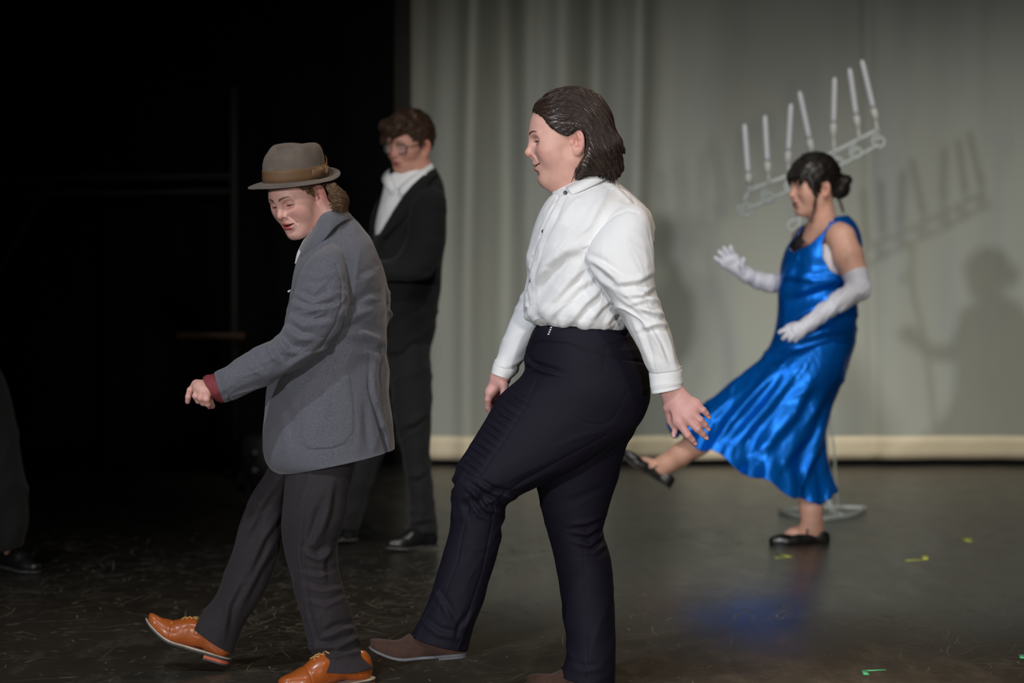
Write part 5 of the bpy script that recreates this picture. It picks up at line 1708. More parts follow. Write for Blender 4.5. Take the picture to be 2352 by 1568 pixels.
# glasses: two rims, bridge, temples
gp = []
lens = []
for sg in (1, -1):
    a = np.linspace(0, 2 * np.pi, 33)
    co, si = np.cos(a), np.sin(a)
    e = 0.55
    rim = np.stack([0.103 - 0.10 * np.abs(0.033 * np.sign(co) * np.abs(co) ** e * sg + 0.0) ** 1.0 * 0 - 0.006 * (0.5 + 0.5 * co), sg * (0.033 + 0.026 * np.sign(co) * np.abs(co) ** e), 0.008 + 0.019 * np.sign(si) * np.abs(si) ** e], 1)
    gp.append(tube_path(fr3.world(rim), 0.0024, 8))
    lens.append(rim[:-1])
    gp.append(tube_path(fr3.world(mm(97, 59 * sg, 16, 80, 70 * sg, 16, 20, 78 * sg, 14, -8, 78 * sg, 8).reshape(-1, 3)), 0.0019, 8))
gp.append(tube_path(fr3.world(mm(103, 8, 12, 106, 0, 15, 103, -8, 12).reshape(-1, 3)), 0.0020, 8))
V_, F_, _ = merge(*gp)
gl = link('glasses', V_, F_, M_SPECS, person3)
for L_ in lens:
    c = L_.mean(0); n = len(L_)
    V_ = np.vstack([L_ * 0.98 + c * 0.02, L_ * 0.98 + c * 0.02 - mm(1.2, 0, 0)])
    F_ = [tuple(range(n)), tuple(range(2 * n - 1, n - 1, -1))] + [(i, i + n, (i + 1) % n + n, (i + 1) % n) for i in range(n)]
    link('lens', fr3.world(V_), F_, M_LENS, gl, smooth=False)

# open-necked white shirt: body front, standing collar wings
sh = Tube(Y3, [(892, 402, 986, 370, 0, .060), (882, 428, 990, 386, 0, .076), (872, 470, 998, 420, 0, .100), (862, 520, 1000, 470, 0, .125), (860, 580, 1000, 560, 0, .13)], 60, 90)
sh.push(0.002 * fold_noise(sh.V, 60, 0.04, 3, 3))
v_, f_ = sh.vf(hem0=0.02, thick=0.003)
sho = link('shirt', v_, f_, M_SHIRT, person3)
wing_a = strip_vf(smooth_pts([w3(992, 374, -.03), w3(968, 390, -.085), w3(938, 410, -.10), w3(912, 434, -.10)], 16), smooth_pts([w3(1000, 388, -.035), w3(974, 408, -.10), w3(942, 432, -.118), w3(922, 452, -.118)], 16), 0.004)
wing_b = strip_vf(smooth_pts([w3(908, 426, -.085), w3(898, 406, -.055), w3(893, 396, -.015), w3(896, 388, .03)], 16), smooth_pts([w3(902, 448, -.10), w3(884, 426, -.066), w3(878, 410, -.015), w3(885, 396, .035)], 16), 0.004)
V_, F_, _ = merge(wing_a, wing_b)
link('collar', V_, F_, M_SHIRT, sho)

# jacket with a deep opening over the shirt
J3 = Tube(Y3, [(915, 420, 996, 380, .005, .062), (895, 436, 1006, 398, .005, .088), (876, 462, 1020, 428, 0, .135), (860, 510, 1027, 480, 0, .165), (852, 560, 1025, 550, 0, .165), (855, 620, 1016, 620, 0, .158), (862, 690, 1008, 700, 0, .155),
               (868, 750, 998, 765, 0, .158), (872, 806, 990, 806, 0, .160)], 180, 160)
J3.push(0.005 * fold_noise(J3.V, 60, 0.07, 2.5, 5))
J3.crease([([(1000, 480), (970, 560), (930, 610)], -0.010, 14), ([(960, 560), (925, 600), (895, 640)], 0.008, 12, 'f')])
vee = np.array([(868, 430), (905, 400), (990, 360), (1004, 384), (970, 402), (944, 426), (910, 472), (872, 536), (862, 540), (840, 540), (840, 440)])


def keep_vee(c):
    x_, y_ = proj(c)
    return ~((poly2d(x_, y_, vee) < 0) & (c[:, 1] < Y3 + 0.06))


jv, jf = J3.vf(hem1=0.04, thick=0.005, keep=keep_vee)
S3 = Tube(Y3, [(968, 430, 1000, 426, -.10, .02), (950, 455, 1020, 445, -.13, .05), (938, 500, 1026, 490, -.165, .062), (930, 550, 1022, 545, -.185, .062), (914, 585, 1012, 598, -.20, .060), (892, 596, 982, 640, -.225, .058), (862, 594, 925, 644, -.25, .052), (826, 590, 858, 640, -.27, .047)], 110, 90)
S3.push(0.005 * fold_noise(S3.V, 20, 0.05, 3, 8) * np.clip(S3.t * 4 - 0.3, 0, 1))
S3b = Tube(Y3, [(880, 440, 910, 436, .10, .02), (862, 470, 925, 460, .14, .05), (848, 540, 915, 540, .17, .058), (842, 600, 905, 605, .18, .055), (840, 650, 893, 660, .17, .050), (842, 695, 886, 700, .16, .045)], 80, 80)
Vv, Fv, _ = merge((jv, jf), S3.vf(hem1=0.04), S3b.vf(hem1=0.04))
jk3 = link('suit_jacket', Vv, Fv, M_BLACK, person3)
lap = strip_vf(smooth_pts([w3(1000, 384, -.04), w3(970, 404, -.098), w3(944, 428, -.126), w3(912, 474, -.150), w3(873, 538, -.150)], 20), smooth_pts([w3(1006, 396, -.045), w3(985, 420, -.108), w3(968, 452, -.140), w3(940, 490, -.166), w3(880, 548, -.158)], 20), 0.005)
link('lapel', lap[0], lap[1], M_BLACK, jk3)

# trousers and shoes
A3 = Tube(Y3, [(880, 780, 992, 790, -.02, .13), (890, 840, 992, 840, -.05, .11), (903, 930, 992, 920, -.075, .092), (915, 1010, 990, 1000, -.08, .082), (928, 1080, 990, 1070, -.08, .076), (938, 1140, 996, 1140, -.08, .075), (936, 1185, 1002, 1185, -.08, .075), (930, 1216, 1004, 1222, -.08, .074)], 140, 110)
A3.push(0.006 * fold_noise(A3.V, 50, 0.06, 3, 15))
A3.crease([([(985, 950), (955, 975), (925, 985)], 0.010, 9, 'f'), ([(985, 1080), (960, 1100), (935, 1098)], 0.008, 9, 'f'), ([(1000, 1195), (965, 1200), (935, 1205)], 0.008, 7, 'f')])
B3 = Tube(Y3, [(880, 790, 985, 790, .03, .12), (855, 880, 950, 880, .065, .10), (830, 970, 910, 975, .08, .085), (805, 1060, 875, 1065, .08, .078), (782, 1140, 845, 1145, .08, .075), (764, 1205, 822, 1215, .08, .073)], 120, 100)
B3.push(0.006 * fold_noise(B3.V, 60, 0.06, 3, 16))
Vv, Fv, _ = merge(A3.vf(hem1=0.03), B3.vf(hem1=0.03))
link('trousers', Vv, Fv, M_GREYTR, person3)
for heel, toe, dyh, dyt in [((1006, 1252), (888, 1262), -.08, -.20), ((822, 1238), (700, 1244), .08, .02)]:
    sf_ = ShoeFrame(Y3, heel, toe, dyh, dyt)
    s3 = shoe_upper(sf_, 'oxford', 0.05, M_BLKLEATHER, person3, 'shoe', h=0.004)
    slab(sf_, -0.004, 0.006, 0, 1, 0.004, 0.05, M_DARKSOLE, 'sole', s3, h=0.004)

# ------------------------------------------------------------------ the dancer in the blue satin dress
Y4 = 9.75
TONE4 = dict(skin=(0.64, 0.375, 0.28), blush=(0.58, 0.25, 0.19), lip=(0.33, 0.05, 0.06), brow=(0.02, 0.013, 0.01), lip_w=1.0, brow_w=0.8)
person4 = thing('person', floor_at(1850, 1250), 'person in a blue satin dress and long white gloves kicking one bare leg forward', 'person', 'performers dancing across the stage')
w4 = lambda x, y, dy=0.0: at(x, y, Y4 + dy)
M_SATIN, nt, p = new_mat('royal_blue_satin')
tc = N(nt, 'ShaderNodeTexCoord')
no = N(nt, 'ShaderNodeTexNoise'); no.inputs['Scale'].default_value = 14; no.inputs['Detail'].default_value = 3
nt.links.new(tc.outputs['Object'], no.inputs['Vector'])
nt.links.new(mixcol(nt, no.outputs['Fac'], (0.0, 0.105, 0.49, 1), (0.0, 0.15, 0.62, 1)), p.inputs['Base Color'])
p.inputs['Metallic'].default_value = 0.6; p.inputs['Specular IOR Level'].default_value = 0.3; p.inputs['Roughness'].default_value = 0.34
bp = N(nt, 'ShaderNodeBump'); bp.inputs['Strength'].default_value = 0.35; bp.inputs['Distance'].default_value = 0.012
n5 = N(nt, 'ShaderNodeTexNoise'); n5.inputs['Scale'].default_value = 16; n5.inputs['Detail'].default_value = 3
mp = N(nt, 'ShaderNodeMapping'); mp.inputs['Scale'].default_value = (1.6, 1, 0.6); mp.inputs['Rotation'].default_value = (0, 0.7, 0)
nt.links.new(tc.outputs['Object'], mp.inputs[0]); nt.links.new(mp.outputs[0], n5.inputs['Vector'])
nt.links.new(n5.outputs['Fac'], bp.inputs['Height']); nt.links.new(bp.outputs[0], p.inputs['Normal'])
M_GLOVE = cloth('white_satin_glove', (0.60, 0.60, 0.66, 1), rough=0.45, vary=0.04, scale=30, bump=0.1, spec=0.5)
M_HAIR4 = hair_mat('black_hair', (0.006, 0.005, 0.005, 1), (0.020, 0.014, 0.011, 1), rough=0.4)
M_BRA = cloth('white_undergarment', (0.62, 0.58, 0.60, 1), bump=0)
M_BLACKLACE = cloth('black_lace', (0.015, 0.012, 0.014, 1), bump=0.2)

fr4 = Frame(1870, 425, Y4, 20, 8, 0, 1.0).anchor(mm(-7, 74, -3), 1897, 433)
PRM4 = dict(lid=(-1, 3.2, 2.2), jaw=0.92, cheek=3, mouth_open=0.3, nose=0.92, nose_up=1, face_w=1.02)
neck4 = [(mm(-16, 0, -40), 0.047), (fr4.px(1886, 490, 0), 0.050), (fr4.px(1893, 530, 0), 0.062)]
Vh, Fh, Ch, fh4 = build_head(fr4, PRM4, TONE4, neck4, h=0.0026, zlow=-0.17)
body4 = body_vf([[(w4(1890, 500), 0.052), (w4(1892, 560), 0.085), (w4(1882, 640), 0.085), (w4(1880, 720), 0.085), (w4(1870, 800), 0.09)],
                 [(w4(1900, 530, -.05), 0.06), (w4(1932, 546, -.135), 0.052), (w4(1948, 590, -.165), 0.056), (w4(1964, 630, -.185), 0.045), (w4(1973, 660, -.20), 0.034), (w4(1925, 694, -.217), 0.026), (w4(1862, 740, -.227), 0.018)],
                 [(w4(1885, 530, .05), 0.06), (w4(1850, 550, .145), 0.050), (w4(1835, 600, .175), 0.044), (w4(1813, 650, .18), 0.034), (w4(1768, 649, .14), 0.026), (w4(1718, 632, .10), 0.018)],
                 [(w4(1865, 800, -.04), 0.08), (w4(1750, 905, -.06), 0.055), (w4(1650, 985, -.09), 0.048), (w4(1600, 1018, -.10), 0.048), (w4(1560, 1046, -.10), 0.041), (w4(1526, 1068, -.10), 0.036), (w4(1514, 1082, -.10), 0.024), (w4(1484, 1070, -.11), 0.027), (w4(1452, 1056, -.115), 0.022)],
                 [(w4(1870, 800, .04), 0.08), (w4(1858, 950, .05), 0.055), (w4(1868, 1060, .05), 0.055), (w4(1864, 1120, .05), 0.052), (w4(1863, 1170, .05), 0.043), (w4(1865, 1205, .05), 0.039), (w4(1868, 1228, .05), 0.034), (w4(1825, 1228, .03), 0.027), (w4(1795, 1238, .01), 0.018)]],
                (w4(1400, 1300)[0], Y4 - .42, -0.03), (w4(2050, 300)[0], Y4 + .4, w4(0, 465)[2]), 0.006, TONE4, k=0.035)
body4[2][:, :3] *= 1 + 0.16 * np.clip((0.75 - body4[0][:, 2]) * 6, 0, 1)[:, None]      # leg colour lightened to make up for the weak light on them
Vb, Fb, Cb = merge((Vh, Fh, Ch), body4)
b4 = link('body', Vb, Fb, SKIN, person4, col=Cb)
for s_ in (1, -1): eyeball(fr4, s_, (0, -8), (0.03, 0.02, 0.015), b4)

rng = np.random.default_rng(21)
hq = lambda x, y, dy: fr4.px(x, y, dy)


def hair4(P):
    Q = P.copy(); Q[:, 1] = np.abs(Q[:, 1])
    d = ellip(Q, mm(-2, 0, 46), mm(97, 77, 90)) - 0.010
    cut = poly2d(P[:, 0], P[:, 2], mm(125, 170, 125, 62, 98, 52, 80, 44, 58, 26, 42, 0, 34, -34, 26, -40, 22, -6, 10, 24, -14, 32, -30, 20, -38, -20, -52, -60, -130, -60, -140, 170).reshape(-1, 2))
    d = smax(d, cut, 0.006)
    # fringe combed over the brow, bun at the back of the head
    for sy in (-46, -24, 0, 22, 44):
        fx = 96 - abs(sy) * 0.42
        d = smin(d, chain(P, [(mm(fx - 24, sy, 88), 0.017), (mm(fx + 3, sy * 1.05, 62), 0.012), (mm(fx + 8, sy * 1.1, 36 - abs(sy) * 0.1), 0.005)], 0.01), 0.014)
    d = smin(d, chain(P, [(mm(52, 62, 52), 0.016), (mm(46, 70, 10), 0.010), (mm(40, 70, -28), 0.005)], 0.01), 0.012)
    d = smin(d, ellip(P, hq(1928, 432, 0), mm(38, 42, 40)), 0.02)
    d = smin(d, ellip(P, hq(1940, 415, -0.01), mm(26, 30, 22)), 0.014)
    return d + 0.0025 * noise3(P * 70.0, 19)


Vr, Fr = mesh_sdf(hair4, (-0.19, -0.12, -0.11), (0.13, 0.12, 0.16), 0.0033)
st = Vr[rng.choice(len(Vr), 2400)]
S = grow(hair4, st, lambda P, t: np.where((P[:, 0] > 0.05)[:, None], np.array([0.6, 0.15, -1.0]), np.array([-1.0, 0, -0.25])), 9, rng.uniform(0.002, 0.006, (len(st), 1)), rng.uniform(0.0003, 0.004, len(st)), rng, pull=0.7, jitter=0.12)
wisp = []
for k in range(14):
    o = rng.normal(0, 0.004, 3)
    wisp.append(np.array([mm(40, 70, -20), mm(42, 72, -50), mm(52, 72, -85), mm(66, 70, -110), mm(72, 66, -130)]) + o)
    wisp.append(np.array([mm(-60, 50, -40), mm(-74, 52, -62), mm(-80, 50, -84), mm(-84, 48, -100), mm(-90, 46, -112)]) + rng.normal(0, 0.006, 3))
Vs, Fs = strands_vf(fr4.world(S.reshape(-1, 3)).reshape(-1, 9, 3), 0.0013, 0.0005)
Vl, Fl = strands_vf(fr4.world(np.array(wisp).reshape(-1, 3)).reshape(-1, 5, 3), 0.0009, 0.0004)
Vr2, Fr2, _ = merge((fr4.world(Vr), Fr), (Vs, Fs), (Vl, Fl))
link('hair', Vr2, Fr2, M_HAIR4, person4)

# dress
D = Tube(Y4, [(1846, 508, 1948, 494, 0, .120), (1830, 535, 1965, 512, 0, .150), (1808, 566, 1978, 545, 0, .165), (1797, 596, 1980, 590, 0, .165), (1792, 640, 1974, 640, 0, .155), (1789, 690, 1969, 690, 0, .145), (1782, 740, 1967, 745, 0, .150),
              (1768, 790, 1960, 802, 0, .168), (1722, 846, 1940, 868, -.01, .182), (1660, 894, 1912, 935, -.01, .195), (1606, 936, 1898, 990, -.02, .205), (1562, 968, 1893, 1048, -.02, .220), (1536, 988, 1912, 1114, -.02, .240)], 360, 320)
lowk = np.clip((D.t - 0.42) / 0.5, 0, 1)
hemk = np.clip((D.t - 0.80) / 0.2, 0, 1)
D.push(0.010 * fold_noise(D.V, 15, 0.085, 2.4, 33) * np.clip(1 - lowk * 1.4, 0, 1) * np.clip(D.t * 8 - 1.2, 0, 1) + 0.012 * lowk * fold_noise(D.V, 42, 0.095, 3.2, 34) + 0.006 * lowk * fold_noise(D.V, 62, 0.055, 3.5, 35))
D.push(hemk ** 1.5 * (0.018 * np.sin(D.th * 9 + 0.8 * np.sin(D.th * 3)) + 0.010 * np.sin(D.th * 17 + 1.3)))
# the hem hangs lower between the legs
midk = np.clip(np.cos(D.th - math.radians(302)), 0, 1) ** 2
D.V[..., 2] -= hemk ** 1.6 * (0.085 * midk + 0.02 * np.clip(np.sin(D.th), 0, 1)) + hemk ** 3 * 0.012 * np.sin(D.th * 11 + 2)
D.crease([([(1975, 690), (1900, 705), (1810, 745)], 0.010, 13, 'f'), ([(1965, 650), (1890, 660), (1800, 690)], 0.010, 15, 'f'), ([(1960, 760), (1890, 770), (1800, 800)], 0.012, 14, 'f'), ([(1925, 640), (1870, 650), (1800, 640)], 0.008, 12, 'f'),
          ([(1830, 600), (1815, 640), (1800, 670)], 0.008, 14, 'f'), ([(1760, 830), (1700, 900), (1640, 960)], 0.011, 15, 'f'), ([(1790, 850), (1730, 920), (1660, 1000)], 0.011, 15, 'f'), ([(1830, 860), (1770, 940), (1690, 1030)], 0.012, 16, 'f'),
          ([(1870, 880), (1830, 960), (1750, 1050)], 0.012, 16, 'f'), ([(1900, 900), (1860, 1000), (1800, 1080)], 0.011, 15, 'f'), ([(1905, 960), (1880, 1040), (1850, 1110)], 0.011, 13, 'f'), ([(1730, 850), (1670, 905), (1610, 945)], 0.010, 12, 'f')])
arm_near = np.array([(1910, 516), (1932, 506), (1956, 526), (1972, 560), (1990, 600), (1992, 655), (1945, 640), (1908, 622), (1890, 592), (1888, 560), (1897, 532)])
neckline = np.array([(1838, 480), (1900, 480), (1906, 512), (1890, 534), (1858, 562), (1822, 580), (1812, 572), (1826, 548), (1842, 522)])
arm_far = np.array([(1790, 520), (1838, 515), (1832, 560), (1826, 612), (1785, 612)])


def keep_dress(c):
    x_, y_ = proj(c)
    near = c[:, 1] < Y4 + 0.02
    cut = ((poly2d(x_, y_, arm_near) < 0) & near) | ((poly2d(x_, y_, neckline) < 0) & (c[:, 1] < Y4 + 0.10)) | ((y_ < 508) & (x_ > 1846) & (x_ < 1915)) | ((poly2d(x_, y_, arm_far) < 0) & (c[:, 1] > Y4 + 0.09))
    return ~cut


dv, df = D.vf(hem1=0.0, keep=keep_dress)
dress = link('dress', dv, df, M_SATIN, person4)
so = dress.modifiers.new('cloth_thickness', 'SOLIDIFY'); so.thickness = 0.0025; so.offset = -1
br = Tube(Y4, [(1878, 560, 1940, 560, -.09, .045), (1872, 590, 1936, 590, -.10, .055), (1876, 640, 1932, 640, -.095, .050)], 30, 60)
v_, f_ = br.vf()
link('undergarment', v_, f_, M_BRA, person4)
lc = strip_vf(patch_on(D, [(1813, 566), (1822, 552), (1834, 540)], 0.001), patch_on(D, [(1822, 578), (1834, 568), (1850, 556)], 0.001), 0.003)
link('lace_insert', lc[0], lc[1], M_BLACKLACE, dress)

# gloves reaching past the elbows
TG = dict(skin=(1, 1, 1), blush=(1, 1, 1))
g1 = hand_vf(Y4, [(1964, 630, -.186, 0.0530), (1974, 662, -.202, 0.0480), (1925, 694, -.217, 0.040), (1890, 718, -.222, 0.034), (1858, 743, -.227, 0.0285)], (0.022, 0.0135),
             [[(1842, 744, -.205, 0.0125), (1826, 745, -.20, 0.0110), (1815, 748, -.20, 0.0100), (1806, 752, -.20, 0.0088)],
              [(1826, 751, -.235, 0.0118), (1810, 755, -.238, 0.0105), (1799, 759, -.235, 0.0098), (1791, 763, -.23, 0.0088)],
              [(1825, 759, -.242, 0.0118), (1812, 766, -.248, 0.0105), (1804, 772, -.245, 0.0098), (1799, 777, -.24, 0.0088)],
              [(1830, 765, -.243, 0.0118), (1821, 772, -.250, 0.0105), (1817, 777, -.248, 0.0098), (1814, 781, -.243, 0.0088)],
              [(1837, 768, -.238, 0.0112), (1832, 774, -.245, 0.0100), (1829, 778, -.243, 0.0092), (1827, 782, -.24, 0.0083)]], TG, h=0.0032)
g2 = hand_vf(Y4, [(1828, 622, .178, 0.048), (1812, 652, .182, 0.0465), (1770, 650, .14, 0.040), (1740, 643, .12, 0.034), (1716, 632, .10, 0.0285)], (0.024, 0.0135),
             [[(1708, 622, .075, 0.0135), (1704, 610, .065, 0.0120), (1706, 600, .06, 0.0105), (1708, 595, .06, 0.0092)],
              [(1688, 591, .085, 0.0122), (1682, 580, .075, 0.0108), (1679, 573, .07, 0.0098), (1678, 567, .07, 0.0088)],
              [(1678, 594, .088, 0.0122), (1670, 582, .08, 0.0108), (1666, 575, .075, 0.0098), (1663, 569, .075, 0.0088)],
              [(1669, 599, .092, 0.0122), (1661, 589, .085, 0.0108), (1656, 583, .08, 0.0098), (1652, 578, .08, 0.0088)],
              [(1663, 607, .096, 0.0112), (1654, 600, .09, 0.0100), (1648, 596, .085, 0.0092), (1643, 592, .085, 0.0083)]], TG, h=0.0032)
for (gv, gf, _), ang, sd in ((g1, 60, 3), (g2, 80, 6)):
    fld = fold_noise(gv, ang, 0.016, 4.0, sd)
    c = gv.mean(0)
    gx, gy = proj(gv)
    arm = np.clip((gx - (1850 if sd == 3 else 1712)) / 14, 0, 1) * (np.clip((gy - 640) / 14, 0, 1) if sd == 3 else 1)
    nrm = np.zeros_like(gv)
    fn = np.cross(gv[gf[:, 2]] - gv[gf[:, 0]], gv[gf[:, 3]] - gv[gf[:, 1]])
    for k in range(4): np.add.at(nrm, gf[:, k], fn)
    nrm /= np.maximum(np.linalg.norm(nrm, axis=1, keepdims=True), 1e-12)
    link('glove', gv + nrm * (0.0032 * fld * arm)[:, None], gf, M_GLOVE, person4)

# flat strapped shoes
for heel, toe, dyh, dyt, roll, bend in [((1541, 1122), (1422, 1047), -.10, -.12, 0, 0.05), ((1908, 1247), (1765, 1252), .05, 0.0, 0, 0.0)]:
    sf_ = ShoeFrame(Y4, heel, toe, dyh, dyt, roll)
    s4 = shoe_upper(sf_, 'flat', bend, M_BLKLEATHER, person4, 'shoe', h=0.0035)
    slab(sf_, -0.003, 0.005, 0, 1, 0.002, bend, M_DARKSOLE, 'sole', s4, h=0.004)
    a = np.linspace(0, np.pi, 13)
    st_ = np.stack([0.128 - 0.02 * np.sin(a), 0.036 * np.cos(a), 0.030 + 0.052 * np.sin(a)], 1)
    v_, f_ = strip_vf(sf_.world(st_ + np.array([0.004, 0, 0])), sf_.world(st_ - np.array([0.004, 0, 0])), 0.003)
    link('strap', v_, f_, M_BLKLEATHER, s4)

# ------------------------------------------------------------------ candelabrum behind the blue dress
Y5 = 10.9
M_CAND = plain('frosted_clear_acrylic', (0.62, 0.66, 0.65, 1), rough=0.35, transmission=0.35, alpha=0.55, vary=0.05)
M_WAX = plain('white_candle_wax', (0.50, 0.50, 0.53, 1), rough=0.5, vary=0.04)
M_SOCKET = plain('pale_candle_cup', (0.48, 0.47, 0.45, 1), rough=0.5, alpha=0.85, vary=0.05)
w5 = lambda x, y, dy=0.0: at(x, y, Y5 + dy)
cand = thing('candelabra', floor_at(1900, 1180), 'tall frosted floor candelabra with a rising scrolled bar behind the blue dress', 'candelabra')


def pipe(name, pts, r, mat, parent, n=40, nth=10):
    v_, f_ = tube_path(smooth_pts(pts, n), r, nth)
    return link(name, v_, f_, mat, parent)


fl = lambda x, y: floor_at(x, y) + np.array([0, 0, 0.011])
pipe('base_bar', [fl(1790, 1176), fl(1850, 1171), fl(1920, 1169), fl(1986, 1171)], 0.010, M_CAND, cand)
pipe('base_bar', [fl(1790, 1176), fl(1830, 1188), fl(1890, 1196)], 0.010, M_CAND, cand)
pipe('base_bar', [fl(1890, 1196), fl(1950, 1188), fl(1988, 1171)], 0.010, M_CAND, cand)
pipe('pole', [fl(1935, 1190), w5(1912, 1172, -.15), w5(1902, 1140, -.08), w5(1899, 1090, -.03), w5(1897, 980), w5(1885, 800), w5(1862, 640), w5(1842, 560), w5(1836, 500), w5(1840, 430)], 0.014, M_CAND, cand, 80)
pipe('support_wire', [fl(1925, 1172), w5(1920, 1110, .05), w5(1916, 1040, .03), w5(1905, 940, .02)], 0.006, M_CAND, cand)
up_r = [(1708, 462), (1722, 440), (1762, 422), (1812, 402), (1870, 372), (1930, 342), (1985, 314), (2020, 296)]
lo_r = [(1714, 482), (1760, 462), (1812, 438), (1870, 410), (1930, 380), (1975, 356), (2020, 332)]
bar_ = pipe('scroll_bar', [w5(x, y) for x, y in up_r], 0.011, M_CAND, cand, 60)
pipe('scroll_bar', [w5(x, y) for x, y in lo_r], 0.009, M_CAND, cand, 60)
for (cx, cy, r, a0, a1) in [(1714, 480, 19, 150, 620), (1765, 452, 17, 100, 560), (1818, 428, 16, 100, 560), (1868, 398, 16, 100, 560), (1925, 372, 17, 100, 560), (1968, 350, 17, 100, 560), (2020, 325, 18, 90, 540), (1822, 520, 16, 40, 400)]:
    pts = []
    for q in np.linspace(0, 1, 30):
        a = math.radians(a0 + (a1 - a0) * q); rr = r * (1 - 0.62 * q)
        pts.append(w5(cx + rr * math.cos(a), cy - rr * math.sin(a)))
    v_, f_ = tube_path(np.array(pts), 0.008, 8)
    link('scroll', v_, f_, M_CAND, cand)
candles = [((1710, 285), (1720, 418), (1722, 440)), ((1757, 265), (1764, 390), (1766, 420)), ((1817, 238), (1810, 366), (1812, 402)), ((1836, 210), (1863, 338), (1866, 374)), ((1917, 178), (1914, 302), (1916, 350)), ((1951, 157), (1969, 284), (1974, 320)), ((1979, 138), (2010, 268), (2014, 300))]
names = ['leftmost and lowest', 'second from the left', 'third from the left', 'fourth from the left, leaning left', 'fifth from the left, upright', 'second from the right', 'rightmost and highest']
for i, (tip, base, foot) in enumerate(candles):
    t_, b_, f__ = np.array(tip, float), np.array(base, float), np.array(foot, float)
    d = (t_ - b_) / np.linalg.norm(t_ - b_)
    ax = b_ - d * 2
    # cup and short twisted stem on the bar
    pr = [(f__ * (1 - q) + b_ * q) for q in np.linspace(0, 1, 8)]
    v_, f_ = tube_path(np.array([w5(x, y) for x, y in pr] + [w5(*(b_ + d * 19))]), [0.006, 0.011, 0.007, 0.012, 0.007, 0.010, 0.014, 0.0165, 0.0145], 14)
    link('candle_cup', v_, f_, M_SOCKET, cand)
    pts = [w5(*(b_ + d * 19.8 + (t_ - b_ - d * 19.8) * q)) for q in np.linspace(0, 1, 12)]
    v_, f_ = tube_path(np.array(pts), [0.0125] * 10 + [0.0115, 0.006], 16)
    c_ = tag(link('candle', v_, f_, M_WAX), 'thin white candle, %s of the seven on the candelabra' % names[i], 'candle', 'candles on the candelabra')

# ------------------------------------------------------------------ tape marks on the floor
M_YTAPE = plain('yellow_green_tape', (0.50, 0.52, 0.10, 1), rough=0.6)
M_GTAPE = plain('bright_green_tape', (0.12, 0.68, 0.30, 1), rough=0.6)


def tape(a, b, foot, wd, mat, label):
    """L of cloth tape: long leg a to b, short leg from a (or b) to foot, all photo pixels on the floor"""
    A_, B_, C_ = floor_at(*a), floor_at(*b), floor_at(*foot)
    def strip(p, q):
        d = q - p; d /= np.linalg.norm(d); s = np.array([-d[1], d[0], 0]) * wd / 2
        return [p - s, q - s, q + s, p + s]
    V = []
    F = []
    for k, (p, q) in enumerate(((A_, B_), (A_ if np.linalg.norm(C_ - A_) < np.linalg.norm(C_ - B_) else B_, C_))):
        base = strip(p, q)
        z0, z1 = 0.0003 + 0.0005 * k, 0.0012 + 0.0005 * k
        n = len(V)
        V += [v + np.array([0, 0, z0]) for v in base] + [v + np.array([0, 0, z1]) for v in base]
        F += [[n + i for i in f] for f in ([3, 2, 1, 0], [4, 5, 6, 7], [0, 1, 5, 4], [1, 2, 6, 5], [2, 3, 7, 6], [3, 0, 4, 7])]
    return tag(link('floor_tape', np.array(V), np.array(F), mat, smooth=False), label, 'tape', 'spike marks taped on the stage floor')


tape((1778, 1281), (1816, 1279), (1788, 1272), 0.022, M_YTAPE, 'yellow tape mark on the floor just below the black flat shoe')
tape((2126, 1285), (2079, 1287), (2124, 1274), 0.022, M_YTAPE, 'longest yellow tape mark on the floor, lower of the two right of the candelabra')
tape((2234, 1237), (2208, 1237), (2230, 1244), 0.022, M_YTAPE, 'small faint yellow tape mark, farthest up the floor on the right')
tape((1985, 1540), (2034, 1538), (1990, 1550), 0.016, M_GTAPE, 'green tape corner on the floor near the bottom edge of the picture')
tape((2346, 1505), (2390, 1503), (2350, 1512), 0.016, M_GTAPE, 'green tape mark cut off by the right edge of the picture')

# ------------------------------------------------------------------ scuffs and scratches on the vinyl
rng = np.random.default_rng(77)
M_SCUFF = plain('pale_scuff', (0.17, 0.155, 0.125, 1), rough=0.75, spec=0.2, vary=0.85, scale=2.5)
Vs, Fs = [], []


def scuff(x, y, ang, L, wd, curve):
    m = 6
    n0 = len(Vs)
    for i in range(m):
        q = i / (m - 1) - 0.5
        a = ang + curve * q
        px_, py_ = x + L * q * math.cos(ang) - curve * L * q * q * math.sin(ang), y + L * q * math.sin(ang) + curve * L * q * q * math.cos(ang)
        h = wd * 0.5 * math.cos(q * 3.0)
        Vs.append((px_ - h * math.sin(a), py_ + h * math.cos(a), 0.0005)); Vs.append((px_ + h * math.sin(a), py_ - h * math.cos(a), 0.0005))
    for i in range(m - 1):
        Fs.append((n0 + 2 * i, n0 + 2 * i + 1, n0 + 2 * i + 3, n0 + 2 * i + 2))


cnt = 0
while cnt < 3600:
    y = rng.uniform(5.6, 10.2)
    x = rng.uniform(-1.25, 1.25) * y * 0.215
    dens = 0.25 + 0.75 * (noise3(np.array([x * 1.6, y * 1.1, 3.0]), 8) > -0.1)
    left = 1.0 if x < 0.25 else 0.42
    if rng.random() > dens * left * min(1, 1.4 - (y - 5.6) / 5): continue
    big = rng.random()
    L = rng.uniform(0.015, 0.06) if big < 0.7 else rng.uniform(0.06, 0.34)
    wd = rng.uniform(0.001, 0.0055) if big < 0.7 else rng.uniform(0.001, 0.0026)
    scuff(x, y, rng.normal(0.6, 0.9), L, wd * (1.6 if y > 7.5 else 1), rng.normal(0, 0.18))
    cnt += 1
sc = link('scuff_marks', np.array(Vs), np.array(Fs), M_SCUFF, floor, smooth=False)
sc['kind'] = 'stuff'

